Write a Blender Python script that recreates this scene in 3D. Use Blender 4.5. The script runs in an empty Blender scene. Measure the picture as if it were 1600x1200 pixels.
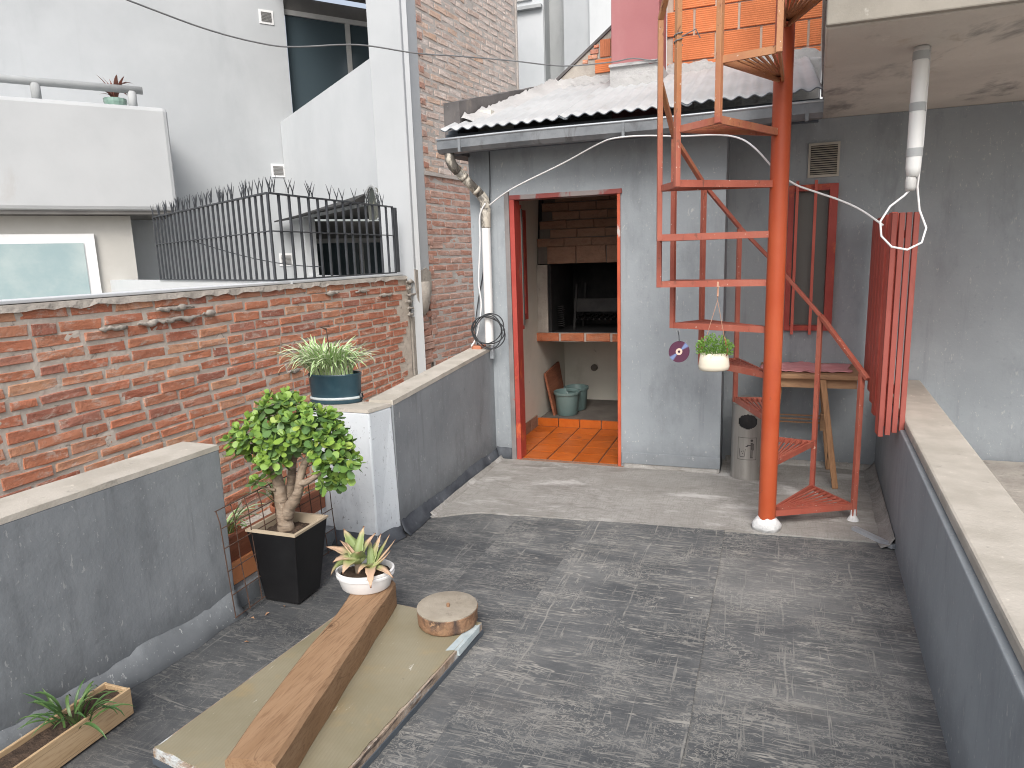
import bpy, math, random
from mathutils import Vector, Matrix, Euler, noise
S = bpy.context.scene
COL = S.collection
R = math.radians
random.seed(7)

# ------------------------------------------------------------------ camera, sky, sun, exposure
cam_d = bpy.data.cameras.new('camera'); cam = bpy.data.objects.new('camera', cam_d); COL.objects.link(cam)
cam.matrix_world = Matrix(((0.94198541, -0.03123010, 0.33419781, 0.0),
                           (0.33414286, 0.18161711, -0.92485879, 0.0),
                           (-0.03181261, 0.98287329, 0.18151598, 1.55), (0, 0, 0, 1)))
cam_d.sensor_width = 36.0; cam_d.sensor_fit = 'HORIZONTAL'; cam_d.lens = 24.19
cam_d.clip_start = 0.02; cam_d.clip_end = 2000
S.camera = cam
SUN_EL, SUN_AZ = 44.0, 166.0      # azimuth measured clockwise from +Y: the veiled sun stands behind the camera, to its right
W = bpy.data.worlds.new('World'); S.world = W; W.use_nodes = True
wn = W.node_tree.nodes; wl = W.node_tree.links
sky = wn.new('ShaderNodeTexSky'); sky.sky_type = 'NISHITA'; sky.sun_disc = False
sky.sun_elevation = R(SUN_EL); sky.sun_rotation = R(SUN_AZ); sky.dust_density = 4.0; sky.ozone_density = 1.0; sky.air_density = 1.0
hs = wn.new('ShaderNodeHueSaturation'); hs.inputs['Saturation'].default_value = 0.5
wl.new(sky.outputs[0], hs.inputs['Color']); bg = wn['Background']; wl.new(hs.outputs[0], bg.inputs[0])
bg.inputs[1].default_value = 0.15
sd = bpy.data.lights.new('sun', 'SUN'); sd.energy = 1.5; sd.angle = R(30); sd.color = (1.0, 0.97, 0.93)
so = bpy.data.objects.new('sun', sd); COL.objects.link(so)
az, el = R(SUN_AZ), R(SUN_EL)
to_sun = Vector((math.sin(az) * math.cos(el), math.cos(az) * math.cos(el), math.sin(el)))
so.rotation_euler = to_sun.to_track_quat('Z', 'Y').to_euler(); so.location = (0, 0, 12)
S.view_settings.view_transform = 'Standard'; S.view_settings.look = 'None'
S.view_settings.exposure = 0.5; S.view_settings.gamma = 1.0; S.view_settings.use_curve_mapping = False
S.cycles.use_denoising = True
S.cycles.max_bounces = 8
S.cycles.pixel_filter_type = 'BLACKMAN_HARRIS'; S.cycles.filter_width = 1.05

# ------------------------------------------------------------------ helpers
class MB:
    """collects faces, builds ONE mesh object"""
    def __init__(s): s.v = []; s.f = []; s.m = []; s.mi = 0
    def add(s, vs, fs):
        o = len(s.v); s.v += [tuple(p) for p in vs]
        for f in fs: s.f.append([o + i for i in f]); s.m.append(s.mi)
        return s
    def hexa(s, p):   # 8 points: bottom 0-3 ccw, top 4-7
        return s.add(p, [(3, 2, 1, 0), (4, 5, 6, 7), (0, 1, 5, 4), (1, 2, 6, 5), (2, 3, 7, 6), (3, 0, 4, 7)])
    def box(s, x0, x1, y0, y1, z0, z1):
        return s.hexa([(x0, y0, z0), (x1, y0, z0), (x1, y1, z0), (x0, y1, z0), (x0, y0, z1), (x1, y0, z1), (x1, y1, z1), (x0, y1, z1)])
    def prism(s, poly, z0, z1):   # poly xy ccw
        n = len(poly)
        return s.add([(x, y, z0) for x, y in poly] + [(x, y, z1) for x, y in poly],
                     [list(range(n))[::-1], list(range(n, 2 * n))] + [(i, (i + 1) % n, n + (i + 1) % n, n + i) for i in range(n)])
    def extr(s, poly3, d):        # planar 3-D polygon extruded by vector d
        n = len(poly3); d = Vector(d)
        return s.add([tuple(p) for p in poly3] + [tuple(Vector(p) + d) for p in poly3],
                     [list(range(n)), list(range(n, 2 * n))[::-1]] + [((i + 1) % n, i, n + i, n + (i + 1) % n) for i in range(n)])
    def tube(s, pts, r, n=8, caps=True):
        P = [Vector(p) for p in pts]; rs = r if isinstance(r, (list, tuple)) else [r] * len(P)
        t0 = (P[1] - P[0]).normalized(); up = Vector((0, 0, 1)) if abs(t0.z) < .9 else Vector((1, 0, 0))
        u = t0.cross(up).normalized(); o = len(s.v); k = len(P); vs = []; fs = []
        for i, p in enumerate(P):
            t = ((P[min(i + 1, k - 1)] - P[i]).normalized() + (P[i] - P[max(i - 1, 0)]).normalized())
            t = t.normalized() if t.length > 1e-6 else t0
            u = (u - t * u.dot(t)).normalized(); w = t.cross(u)
            for j in range(n):
                a = 2 * math.pi * j / n; vs.append(p + (u * math.cos(a) + w * math.sin(a)) * rs[i])
        for i in range(k - 1):
            for j in range(n):
                fs.append((i * n + j, i * n + (j + 1) % n, (i + 1) * n + (j + 1) % n, (i + 1) * n + j))
        if caps: fs += [list(range(n))[::-1], list(range((k - 1) * n, k * n))]
        return s.add(vs, fs)
    def bar(s, a, b, w, h, up=(0, 0, 1)):  # rectangular bar
        a = Vector(a); b = Vector(b); t = (b - a).normalized(); up = Vector(up)
        if abs(t.dot(up)) > .95: up = Vector((0, 1, 0))
        u = t.cross(up).normalized() * (w / 2); v = u.cross(t).normalized() * (h / 2)
        return s.hexa([a - u - v, a + u - v, b + u - v, b - u - v, a - u + v, a + u + v, b + u + v, b - u + v])
    def lathe(s, prof, cx, cy, n=28, sx=1, sy=1, rot=0):  # profile (r,z)
        vs = []; fs = []; k = len(prof); c, q = math.cos(rot), math.sin(rot)
        for r, z in prof:
            for j in range(n):
                a = 2 * math.pi * j / n; x = r * sx * math.cos(a); y = r * sy * math.sin(a)
                vs.append((cx + x * c - y * q, cy + x * q + y * c, z))
        for i in range(k - 1):
            for j in range(n): fs.append((i * n + j, i * n + (j + 1) % n, (i + 1) * n + (j + 1) % n, (i + 1) * n + j))
        if prof[0][0] > 1e-5: fs.append(list(range(n))[::-1])
        if prof[-1][0] > 1e-5: fs.append(list(range((k - 1) * n, k * n)))
        return s.add(vs, fs)
    def mesh(s, name, mats, smooth=False):
        me = bpy.data.meshes.new(name); me.from_pydata([tuple(p) for p in s.v], [], s.f)
        if not isinstance(mats, (list, tuple)): mats = [mats]
        for m in mats: me.materials.append(m)
        if len(mats) > 1: me.polygons.foreach_set('material_index', s.m)
        me.polygons.foreach_set('use_smooth', [bool(smooth)] * len(me.polygons)); me.update()
        return me

def put(name, me, parent=None, loc=(0, 0, 0), rot=None, scale=None):
    o = bpy.data.objects.new(name, me); COL.objects.link(o)
    o.location = loc
    if rot is not None:
        if isinstance(rot, Matrix): o.rotation_euler = rot.to_euler()
        else: o.rotation_euler = rot
    if scale is not None: o.scale = scale
    if parent is not None:
        o.parent = parent
        root = parent
        off = Vector((0, 0, 0))
        while root is not None: off += root.location; root = root.parent
        o.location = Vector(loc) - off
    return o
def part(name, mb, mats, parent, smooth=False, bevel=0, auto=None):
    o = put(name, mb.mesh(name, mats, smooth), parent)
    if bevel:
        md = o.modifiers.new('bevel', 'BEVEL'); md.width = bevel; md.segments = 2; md.limit_method = 'ANGLE'; md.angle_limit = R(40)
    if auto:
        for p in o.data.polygons: p.use_smooth = True
        try: o.data.set_sharp_from_angle(angle=R(auto))
        except Exception: pass
    return o
def tag(o, label=None, cat=None, group=None, kind=None):
    if label: o['label'] = label
    if cat: o['category'] = cat
    if group: o['group'] = group
    if kind: o['kind'] = kind
    return o
def thing(name, loc, label, cat, group=None):
    o = bpy.data.objects.new(name, None); o.empty_display_size = .05; COL.objects.link(o); o.location = loc
    return tag(o, label, cat, group)
def rj(a): return random.uniform(-a, a)

# ------------------------------------------------------------------ materials
class NT:
    def __init__(s, name):
        s.mat = bpy.data.materials.new(name); s.mat.use_nodes = True; s.t = s.mat.node_tree
        s.b = s.t.nodes['Principled BSDF']; s.co = None
    def n(s, typ, ins=None, **props):
        nd = s.t.nodes.new('ShaderNode' + typ)
        for k, v in props.items(): setattr(nd, k, v)
        for k, v in (ins or {}).items():
            i = nd.inputs[k]
            if hasattr(v, 'is_linked'): s.t.links.new(v, i)
            else:
                if isinstance(v, tuple) and len(v) == 3 and i.type == 'RGBA': v = (*v, 1)
                i.default_value = v
        return nd
    def coord(s):
        if s.co is None:
            tc = s.n('TexCoord'); oi = s.n('ObjectInfo'); m = s.n('Math', {0: oi.outputs['Random'], 1: 37.0}, operation='MULTIPLY')
            s.rnd = oi.outputs['Random']
            s.co = s.n('VectorMath', {0: tc.outputs['Object'], 1: m.outputs[0]}, operation='ADD').outputs[0]
        return s.co
    def world(s):
        g = s.n('NewGeometry'); return g.outputs['Position']
    def noise(s, scale, detail=4, rough=.55, stretch=(1, 1, 1), dist=0, co=None):
        co = co or s.coord(); mp = s.n('Mapping', {'Vector': co, 'Scale': stretch})
        return s.n('TexNoise', {'Vector': mp.outputs[0], 'Scale': scale, 'Detail': detail, 'Roughness': rough, 'Distortion': dist}).outputs['Fac']
    def ramp(s, fac, lo, hi):
        return s.n('MapRange', {'Value': fac, 'From Min': lo, 'From Max': hi}, interpolation_type='SMOOTHSTEP').outputs[0]
    def band(s, fac, c, w):   # 1 where |fac-c|<w
        d = s.n('Math', {0: fac, 1: c}, operation='SUBTRACT'); a = s.n('Math', {0: d.outputs[0]}, operation='ABSOLUTE')
        return s.n('MapRange', {'Value': a.outputs[0], 'From Min': w, 'From Max': w * .2}, interpolation_type='SMOOTHSTEP').outputs[0]
    def mul(s, a, b): return s.n('Math', {0: a, 1: b}, operation='MULTIPLY').outputs[0]
    def mx(s, a, b): return s.n('Math', {0: a, 1: b}, operation='MAXIMUM').outputs[0]
    def addv(s, a, b): return s.n('Math', {0: a, 1: b}, operation='ADD').outputs[0]
    def mix(s, fac, a, b, blend='MIX'):
        m = s.n('Mix', data_type='RGBA', blend_type=blend); ia, ib = m.inputs[6], m.inputs[7]
        for i, v in ((m.inputs[0], fac), (ia, a), (ib, b)):
            if hasattr(v, 'is_linked'): s.t.links.new(v, i)
            else: i.default_value = (*v, 1) if isinstance(v, tuple) else v
        return m.outputs[2]
    def bump(s, h, strength=.3, dist=.01):
        b = s.n('Bump', {'Height': h, 'Strength': strength, 'Distance': dist})
        if s.b.inputs['Normal'].is_linked:
            prev = s.b.inputs['Normal'].links[0].from_socket; s.t.links.new(prev, b.inputs['Normal'])
        s.t.links.new(b.outputs[0], s.b.inputs['Normal'])
    def done(s, col, rough=.8, metal=0, spec=.5, **k):
        for key, v in (('Base Color', col), ('Roughness', rough), ('Metallic', metal), ('Specular IOR Level', spec)):
            i = s.b.inputs[key]
            if hasattr(v, 'is_linked'): s.t.links.new(v, i)
            else: i.default_value = (*v, 1) if isinstance(v, tuple) else v
        for key, v in k.items(): s.b.inputs[key.replace('_', ' ')].default_value = v
        return s.mat

def surf(name, c1, c2, scale=3, rough=.8, bump=.2, bs=60, stains=(), objrand=0, metal=0, stretch=(1, 1, 1), spec=.4, bd=.004, **k):
    """two-tone noise + list of stains (colour, scale, lo, hi, stretch, amount) + fine bump"""
    t = NT(name); f = t.ramp(t.noise(scale, 5, .6, stretch), .3, .7); col = t.mix(f, c1, c2)
    for st in stains:
        c, sc, lo, hi = st[:4]; sr = st[4] if len(st) > 4 else (1, 1, 1); am = st[5] if len(st) > 5 else 1.0
        col = t.mix(t.mul(t.ramp(t.noise(sc, 6, .65, sr, .4), lo, hi), am), col, c)
    if objrand:
        t.coord(); v = t.n('MapRange', {'Value': t.rnd, 'To Min': 1 - objrand, 'To Max': 1 + objrand}).outputs[0]
        h = t.n('HueSaturation', {'Value': v, 'Color': col}); col = h.outputs[0]
    if bump: t.bump(t.noise(bs, 6, .65), bump, bd)
    return t.done(col, rough, metal, spec, **k)

M = {}
M['membrane'] = None
def membrane():
    t = NT('bituminous membrane'); co = t.coord()
    base = t.mix(t.ramp(t.noise(1.6, 5, .6), .3, .72), (.058, .064, .070), (.098, .103, .108))
    base = t.mix(t.mul(t.ramp(t.noise(3.0, 6, .7, (.5, 1.2, 1)), .5, .78), .7), base, (.15, .142, .133))
    # wrinkles of the embossed film: contour lines of stretched noise, filled with pale dust
    def fr(n, k, w): return t.band(t.n('Math', {0: t.mul(n, k)}, operation='FRACT').outputs[0], .5, w)
    w1 = fr(t.noise(9.0, 4, .62, (.26, 1.9, 1), .5), 5.0, .10)
    w2 = fr(t.noise(8.0, 3, .55, (2.3, .12, 1), .25), 4.5, .055)
    w3 = fr(t.noise(26, 3, .6, (.75, 1.1, 1), 1.5), 3.0, .12)
    w4 = fr(t.noise(22, 4, .6, (.18, 2.2, 1), .5), 4.0, .16)
    g1 = t.ramp(t.noise(7, 4, .65, (.6, 1.6, 1)), .40, .62); g2 = t.ramp(t.noise(6, 4, .65, (1.6, .6, 1)), .43, .60); g3 = t.ramp(t.noise(4.2, 4, .6), .42, .62); g4 = t.ramp(t.noise(2.3, 4, .6), .32, .62)
    sxy = t.n('SeparateXYZ', {'Vector': t.n('VectorMath', {0: t.world(), 1: t.n('VectorMath', {0: t.n('TexNoise', {'Vector': co, 'Scale': 3.0}).outputs['Color'], 1: (.05, .05, 0)}, operation='MULTIPLY').outputs[0]}, operation='ADD').outputs[0]})
    gx = t.band(t.n('Math', {0: t.mul(sxy.outputs['X'], 3.1)}, operation='FRACT').outputs[0], .5, .018); gy = t.band(t.n('Math', {0: t.mul(sxy.outputs['Y'], 1.9)}, operation='FRACT').outputs[0], .5, .009)
    grid = t.mul(t.mx(gx, gy), t.ramp(t.noise(5, 4, .7), .44, .6))
    fine = t.mul(t.mx(t.mul(w3, g3), t.mul(w4, g4)), .75)
    lines = t.mx(t.mx(t.mul(w1, g1), t.mul(t.mul(w2, g2), .6)), t.mx(fine, t.mul(grid, .7)))
    dusty = t.addv(t.n('MapRange', {'Value': sxy.outputs['X'], 'From Min': -2.2, 'From Max': -.9, 'To Min': .25, 'To Max': 1.0}).outputs[0], t.mul(t.addv(t.noise(1.1, 4, .6), -.5), .9))
    lines = t.mul(lines, dusty)
    base = t.mix(t.n('Clamp', {'Value': dusty}).outputs[0], (.026, .029, .034), base)
    film = t.mul(t.ramp(t.noise(2.4, 6, .7, (.6, 1.2, 1)), .36, .72), dusty); base = t.mix(t.mul(film, .8), base, (.205, .207, .203))
    col = t.mix(t.mul(lines, .60), base, (.45, .43, .385))
    speck = t.ramp(t.noise(120, 2, .5), .66, .74); col = t.mix(t.mul(speck, .35), col, (.36, .34, .31))
    white = t.ramp(t.n('TexVoronoi', {'Vector': co, 'Scale': 4.5, 'Randomness': 1.0}).outputs['Distance'], .034, .026)
    wg = t.ramp(t.noise(.9, 2, .5), .55, .6); col = t.mix(t.mul(white, wg), col, (.75, .75, .72))
    dark = t.ramp(t.noise(.9, 5, .7), .56, .74); col = t.mix(t.mul(dark, .6), col, (.045, .048, .055))
    h = t.addv(t.mul(lines, .5), t.mul(t.noise(55, 5, .7), .8)); t.bump(h, .5, .004)
    t.bump(t.noise(3.2, 4, .6), .25, .02)
    rg = t.n('MapRange', {'Value': t.noise(5, 4, .6), 'To Min': .5, 'To Max': .8}).outputs[0]
    return t.done(col, rg, 0, .45)
M['membrane'] = membrane()
def lightfloor():
    t = NT('weathered silver roof paint')
    col = t.mix(t.ramp(t.noise(2.2, 6, .65), .3, .7), (.27, .26, .242), (.355, .345, .327))
    w1 = t.band(t.noise(14, 4, .6, (.25, 1.8, 1), .4), .5, .03); w2 = t.band(t.noise(16, 4, .6, (1.6, .3, 1), .4), .5, .02)
    wv = t.n('TexBrick', {'Vector': t.coord(), 'Scale': 1.0, 'Brick Width': .016, 'Row Height': .016, 'Mortar Size': .0025, 'Color1': (1, 1, 1), 'Color2': (.8, .8, .8), 'Mortar': (.0, .0, .0)}, offset=0.0).outputs['Fac']
    g = t.ramp(t.noise(2.1, 4, .6), .4, .65)
    col = t.mix(t.mul(t.mx(w1, w2), .5), col, (.2, .19, .17)); col = t.mix(t.mul(t.mul(wv, g), .3), col, (.22, .21, .19))
    col = t.mix(t.mul(t.ramp(t.noise(5, 6, .7, (.5, 1.3, 1), .6), .5, .72), .8), col, (.175, .163, .147))
    col = t.mix(t.mul(t.ramp(t.noise(3.2, 6, .7, (.5, 1.3, 1), .3), .54, .70), .75), col, (.56, .55, .535))
    t.bump(t.noise(60, 5, .7), .4, .004); t.bump(t.mx(w1, w2), .3, .003)
    return t.done(col, .72, 0, .4)
M['lightfloor'] = lightfloor()
def paint_wall(name, c1, c2, dark, chip, zfade=True, damp=.30):
    """painted render: faint trowel clouds, drips, damp foot (rising damp stains near the floor), chips"""
    t = NT(name); col = t.mix(t.ramp(t.noise(1.7, 6, .62), .3, .72), c1, c2)
    col = t.mix(t.mul(t.ramp(t.noise(4.5, 6, .7, (1, 1, .35)), .48, .74), .6), col, dark)
    col = t.mix(t.mul(t.ramp(t.noise(22, 5, .7), .6, .74), .35), col, dark)
    if zfade:
        sx = t.n('SeparateXYZ', {'Vector': t.world()}).outputs['Z']
        k = t.addv(sx, t.mul(t.addv(t.noise(5, 5, .7), -.5), .35)); f = t.n('MapRange', {'Value': k, 'From Min': damp, 'From Max': .0}, interpolation_type='SMOOTHSTEP').outputs[0]
        col = t.mix(t.mul(f, .85), col, dark)
    ch = t.ramp(t.noise(17, 5, .75, (1, 1, .6), .8), .665, .69); col = t.mix(t.mul(ch, .7), col, chip)
    fl = t.ramp(t.noise(34, 4, .7, (1.5, 1.5, .5)), .645, .67); col = t.mix(t.mul(fl, .55), col, chip)
    dr = t.ramp(t.noise(7, 5, .7, (2.4, 2.4, .16)), .55, .75); col = t.mix(t.mul(dr, .4), col, dark)
    ch2 = t.ramp(t.noise(70, 3, .6), .68, .71); col = t.mix(t.mul(ch2, .6), col, chip)
    t.bump(t.noise(9, 5, .6), .25, .012); t.bump(t.noise(70, 5, .7), .35, .003)
    return t.done(col, .7, 0, .35)
M['facade'] = paint_wall('grey facade paint', (.28, .308, .33), (.33, .36, .383), (.19, .208, .224), (.5, .5, .49))
M['parapet'] = paint_wall('weathered grey paint', (.21, .228, .244), (.28, .30, .316), (.125, .136, .146), (.44, .45, .45), damp=.3)
M['pillar'] = paint_wall('flaking white paint', (.62, .665, .70), (.72, .76, .79), (.42, .46, .50), (.10, .10, .11), damp=.2)
M['tar'] = surf('tar flashing', (.035, .04, .05), (.09, .1, .115), 6, .6, .5, 40, [((.25, .25, .26), 12, .62, .72)])
M['coping'] = surf('bare concrete coping', (.39, .36, .31), (.49, .455, .40), 5, .85, .5, 70, [((.2, .19, .17), 9, .6, .75, (1, 1, 1), .7), ((.62, .58, .5), 20, .62, .75)])
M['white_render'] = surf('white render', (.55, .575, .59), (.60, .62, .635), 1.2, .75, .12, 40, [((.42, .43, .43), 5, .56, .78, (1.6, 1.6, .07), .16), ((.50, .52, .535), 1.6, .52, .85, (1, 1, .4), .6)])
M['white_render_shaded'] = surf('white render shaded side', (.42, .44, .455), (.47, .49, .505), 1.0, .78, .12, 40, [((.33, .335, .335), 5, .56, .78, (1.6, 1.6, .07), .16), ((.34, .36, .375), 1.2, .5, .85, (1, 1, .4), .6), ((.36, .33, .31), 2.3, .7, .85, (1, 1, .5), .4)])  # darker copy of the white render, with the side walls' shade in its colour
M['white_block_shaded'] = surf('white balcony render shaded side', (.43, .445, .455), (.47, .485, .495), 1.2, .75, .12, 40, [((.40, .385, .375), 1.9, .62, .8, (1, 1, .6), .6)])  # balcony front gets its shade from this darker render colour
M['grey_render'] = surf('raw grey render', (.36, .375, .38), (.43, .445, .45), 1.6, .85, .3, 30, [((.28, .29, .29), 2.5, .52, .75, (1, 1, .4))])
M['cement'] = surf('rough cement', (.33, .30, .265), (.43, .395, .35), 6, .92, .9, 25, [((.22, .2, .18), 9, .58, .75)], bd=.012)
M['mortar'] = surf('brick mortar', (.55, .485, .415), (.66, .59, .515), 9, .95, .9, 45, [((.2, .17, .145), 14, .6, .72), ((.5, .46, .41), 16, .64, .74)], bd=.008)
M['mortar_tower'] = surf('grey mortar', (.40, .365, .335), (.48, .445, .415), 5, .95, .8, 40, [((.52, .49, .465), 3, .5, .7)], bd=.008)
def brickmat(name, cols, dusty, amount=.45):
    t = NT(name); t.coord()
    cr = t.n('ValToRGB', {'Fac': t.rnd}); e = cr.color_ramp.elements
    while len(e) < len(cols): e.new(.5)
    for i, c in enumerate(cols): e[i].position = i / (len(cols) - 1); e[i].color = (*c, 1)
    col = cr.outputs[0]
    col = t.mix(t.mul(t.ramp(t.noise(9, 5, .65, (1, 1, 2)), .4, .75), .6), col, tuple(x * .62 for x in cols[0]))
    col = t.mix(t.mul(t.ramp(t.noise(16, 6, .75, (1, .7, 1.4), .5), .48, .72), amount), col, dusty)
    sp = t.ramp(t.noise(80, 3, .6), .66, .74); col = t.mix(t.mul(sp, .5), col, tuple(x * .4 for x in cols[0]))
    t.bump(t.noise(45, 6, .75), 1.0, .009); t.bump(t.noise(14, 4, .6), .5, .012)
    return t.done(col, .92, 0, .2)
M['brick'] = brickmat('red brick', [(.58, .215, .13), (.66, .275, .16), (.46, .17, .11), (.68, .33, .20), (.60, .23, .14), (.72, .40, .25), (.52, .235, .17), (.40, .165, .12)], (.68, .54, .455), .85)
M['brick_tower_low'] = brickmat('old pink brick', [(.46, .27, .22), (.54, .35, .285), (.48, .235, .17), (.56, .40, .34)], (.58, .50, .455), .7)
M['brick_tower'] = brickmat('pale lime stained brick', [(.60, .47, .41), (.70, .60, .54), (.56, .42, .35), (.66, .55, .49), (.62, .40, .28), (.72, .63, .58)], (.78, .72, .68), .75)
def hollowmat(name, vertical=False, c=(.55, .175, .07)):
    t = NT(name); t.coord(); col = t.mix(t.ramp(t.noise(5, 4, .6), .3, .7), c, tuple(min(1, x * 1.22) for x in c))
    col = t.mix(t.mul(t.ramp(t.noise(14, 5, .7), .58, .75), .5), col, (.62, .40, .27))
    g = t.n('HueSaturation', {'Value': t.n('MapRange', {'Value': t.rnd, 'To Min': .85, 'To Max': 1.12}).outputs[0], 'Color': col}).outputs[0]
    tc = t.n('TexCoord').outputs['Object']
    w = t.n('TexWave', {'Vector': tc, 'Scale': 20.0, 'Distortion': .3, 'Detail': 1.0}, wave_type='BANDS', bands_direction='X' if vertical else 'Z').outputs['Fac']
    t.bump(w, .5, .004); g = t.mix(t.mul(t.ramp(w, .35, .0), .38), g, tuple(x * .55 for x in c))
    t.bump(t.noise(60, 4, .6), .3, .003)
    return t.done(g, .85, 0, .25)
M['hollow'] = hollowmat('hollow terracotta brick'); M['hollow_v'] = hollowmat('hollow terracotta brick upright', True, (.56, .2, .1))
M['roofwhite'] = surf('white roof coating', (.405, .415, .42), (.475, .485, .49), 2.5, .7, .4, 35, [((.36, .35, .34), 5, .52, .75, (1.6, .35, 1), .8), ((.22, .21, .205), 16, .68, .78, (1.2, .5, 1), .6)])
M['roofwhite_thick'] = surf('thick white sealant', (.43, .425, .42), (.50, .495, .49), 5, .75, .9, 22, [((.34, .33, .32), 11, .6, .75)], bd=.015)
M['rooffiber'] = surf('corrugated sheet edge', (.12, .14, .165), (.17, .19, .21), 6, .8, .3, 60)
M['fascia'] = surf('dark slate paint', (.075, .09, .108), (.10, .118, .138), 4, .6, .2, 50, [((.15, .16, .17), 14, .64, .75)])
M['zinc'] = surf('galvanised gutter', (.15, .165, .18), (.24, .255, .27), 5, .5, .2, 50, [((.1, .1, .105), 7, .55, .75, (1, 1, .5)), ((.3, .12, .06), 12, .72, .8)], metal=.35)
M['zinclip'] = surf('bright galvanised lip', (.42, .45, .48), (.52, .55, .58), 8, .42, .1, 50, metal=.5)
M['pvc'] = surf('white plastic pipe', (.74, .75, .74), (.80, .80, .79), 4, .38, .05, 40, [((.5, .47, .4), 7, .62, .8, (1, 1, .4), .6)])
M['pvcold'] = surf('stained plastic pipe', (.50, .46, .39), (.62, .58, .50), 6, .5, .1, 40, [((.07, .065, .06), 14, .44, .6, (1, 1, .5), .9)])
M['darkpar'] = surf('blackened render', (.085, .08, .08), (.15, .14, .137), 4, .9, .5, 35, [((.24, .21, .18), 6, .6, .75, (1, 1, .3)), ((.62, .61, .6), 13, .68, .72, (1, 1, .5))])
M['slab'] = surf('stained concrete slab', (.52, .485, .44), (.62, .58, .525), 1.7, .92, .5, 28, [((.22, .21, .20), 1.9, .54, .66, (1, .45, 1), .9), ((.7, .66, .6), 4, .6, .75, (1, .5, 1), .7), ((.45, .40, .34), 7, .6, .75)], bd=.012)  # underside colour lightened to make up for weak bounced light
M['slabface'] = surf('weathered concrete edge toned for light', (.24, .222, .19), (.32, .295, .255), 2.2, .9, .5, 30, [((.12, .115, .105), 3, .5, .68, (1, 1, .6), .85), ((.40, .38, .34), 9, .6, .72)])  # front colour darkened to hold down the strong light on it
M['chimney'] = surf('faded pink red paint', (.33, .125, .13), (.37, .15, .155), 1.2, .75, .2, 40, [((.41, .20, .20), 2, .5, .8, (1, 1, .4), .7)])
def stairpaint():
    t = NT('red oxide stair paint'); t.coord()
    red = t.mix(t.ramp(t.noise(7, 5, .6), .3, .7), (.33, .085, .056), (.39, .115, .076))
    och = t.mix(t.ramp(t.noise(9, 5, .6, (1, 1, .4)), .3, .7), (.42, .205, .085), (.47, .26, .125))
    z = t.n('SeparateXYZ', {'Vector': t.world()}).outputs['Z']   # the weathered top of the stair has lost its red coat
    k = t.addv(z, t.mul(t.addv(t.noise(6, 5, .7), -.5), .9)); f = t.n('MapRange', {'Value': k, 'From Min': 1.95, 'From Max': 2.45}, interpolation_type='SMOOTHSTEP').outputs[0]
    col = t.mix(t.mul(f, .8), red, och)
    low = t.n('MapRange', {'Value': t.addv(z, t.mul(t.noise(8, 4, .6), .3)), 'From Min': .75, 'From Max': .3}).outputs[0]
    col = t.mix(t.mul(low, .55), col, (.30, .065, .045))
    ch = t.ramp(t.noise(30, 5, .7, (1, 1, .5), .6), .60, .66); col = t.mix(t.mul(ch, .75), col, (.16, .065, .045))
    fd = t.ramp(t.noise(5, 5, .7, (1, 1, .4), .4), .48, .72); col = t.mix(t.mul(fd, .5), col, (.42, .17, .12))
    sc = t.ramp(t.noise(60, 3, .6), .69, .71); col = t.mix(sc, col, (.62, .5, .42))
    t.bump(t.noise(50, 5, .65), .35, .004)
    return t.done(col, .55, 0, .4)
M['stair'] = stairpaint()
M['polepaint'] = surf('orange red pole paint', (.39, .064, .02), (.43, .086, .032), 3, .42, .15, 45, [((.36, .065, .03), 5, .5, .72, (1, 1, .35)), ((.48, .13, .06), 7, .55, .75, (1, 1, .3), .7), ((.2, .07, .04), 26, .66, .72)])
M['redframe'] = surf('red door paint', (.34, .045, .034), (.40, .065, .05), 4, .5, .25, 40, [((.25, .22, .21), 8, .62, .72, (1, 1, .4), .8), ((.55, .12, .05), 6, .55, .7)])
M['redboard'] = surf('dull red board paint', (.27, .065, .05), (.32, .08, .062), 3, .6, .15, 50, [((.36, .12, .09), 4, .5, .75, (1, 1, .25), .8), ((.2, .05, .04), 9, .6, .72, (1, 1, .3), .7)])
M['headpaint'] = surf('worn head paint', (.22, .05, .045), (.27, .065, .055), 3, .6, .2, 40, [((.24, .225, .22), 2.6, .47, .53, (1, 1, .4), .9)])
M['redscreen'] = surf('red screen paint', (.52, .105, .075), (.58, .125, .09), 3, .55, .1, 50, [((.62, .18, .13), 5, .5, .75, (1, 1, .3), .7)])
M['tile'] = surf('glazed clay tile', (.44, .095, .014), (.52, .13, .022), 9, .32, .12, 60, [((.25, .07, .03), 8, .6, .75)], objrand=.14)
M['grout'] = surf('dark grout', (.07, .05, .04), (.10, .07, .055), 20, .9, .5, 60)
M['interior'] = surf('cream interior paint', (.60, .585, .515), (.68, .66, .585), 1.6, .85, .35, 40, [((.5, .48, .41), 3, .52, .75, (1, 1, .5), .7), ((.26, .25, .22), 12, .66, .76)])
M['hearth'] = surf('ash grey cement', (.11, .095, .085), (.17, .15, .13), 5, .9, .5, 50)
M['soot'] = surf('sooty firebox', (.012, .012, .013), (.03, .029, .03), 5, .95, .5, 40)
M['grillbrick'] = brickmat('grill brick', [(.30, .18, .125), (.34, .21, .15), (.27, .155, .105), (.32, .19, .135)], (.3, .22, .17), .35)
M['shelfbrick'] = brickmat('shelf brick', [(.50, .17, .085), (.55, .21, .11), (.46, .15, .075)], (.48, .30, .21), .4)
M['iron'] = surf('black iron', (.018, .018, .02), (.04, .038, .037), 9, .6, .3, 50, metal=.3)
M['railiron'] = surf('dark grey iron', (.045, .05, .058), (.075, .08, .088), 9, .55, .2, 60, metal=.2)
M['glass'] = NT('window glass').done((.06, .085, .10), .12, 0, .6)
M['glassdim'] = NT('dusty glass').done((.13, .13, .12), .4, 0, .4)
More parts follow.
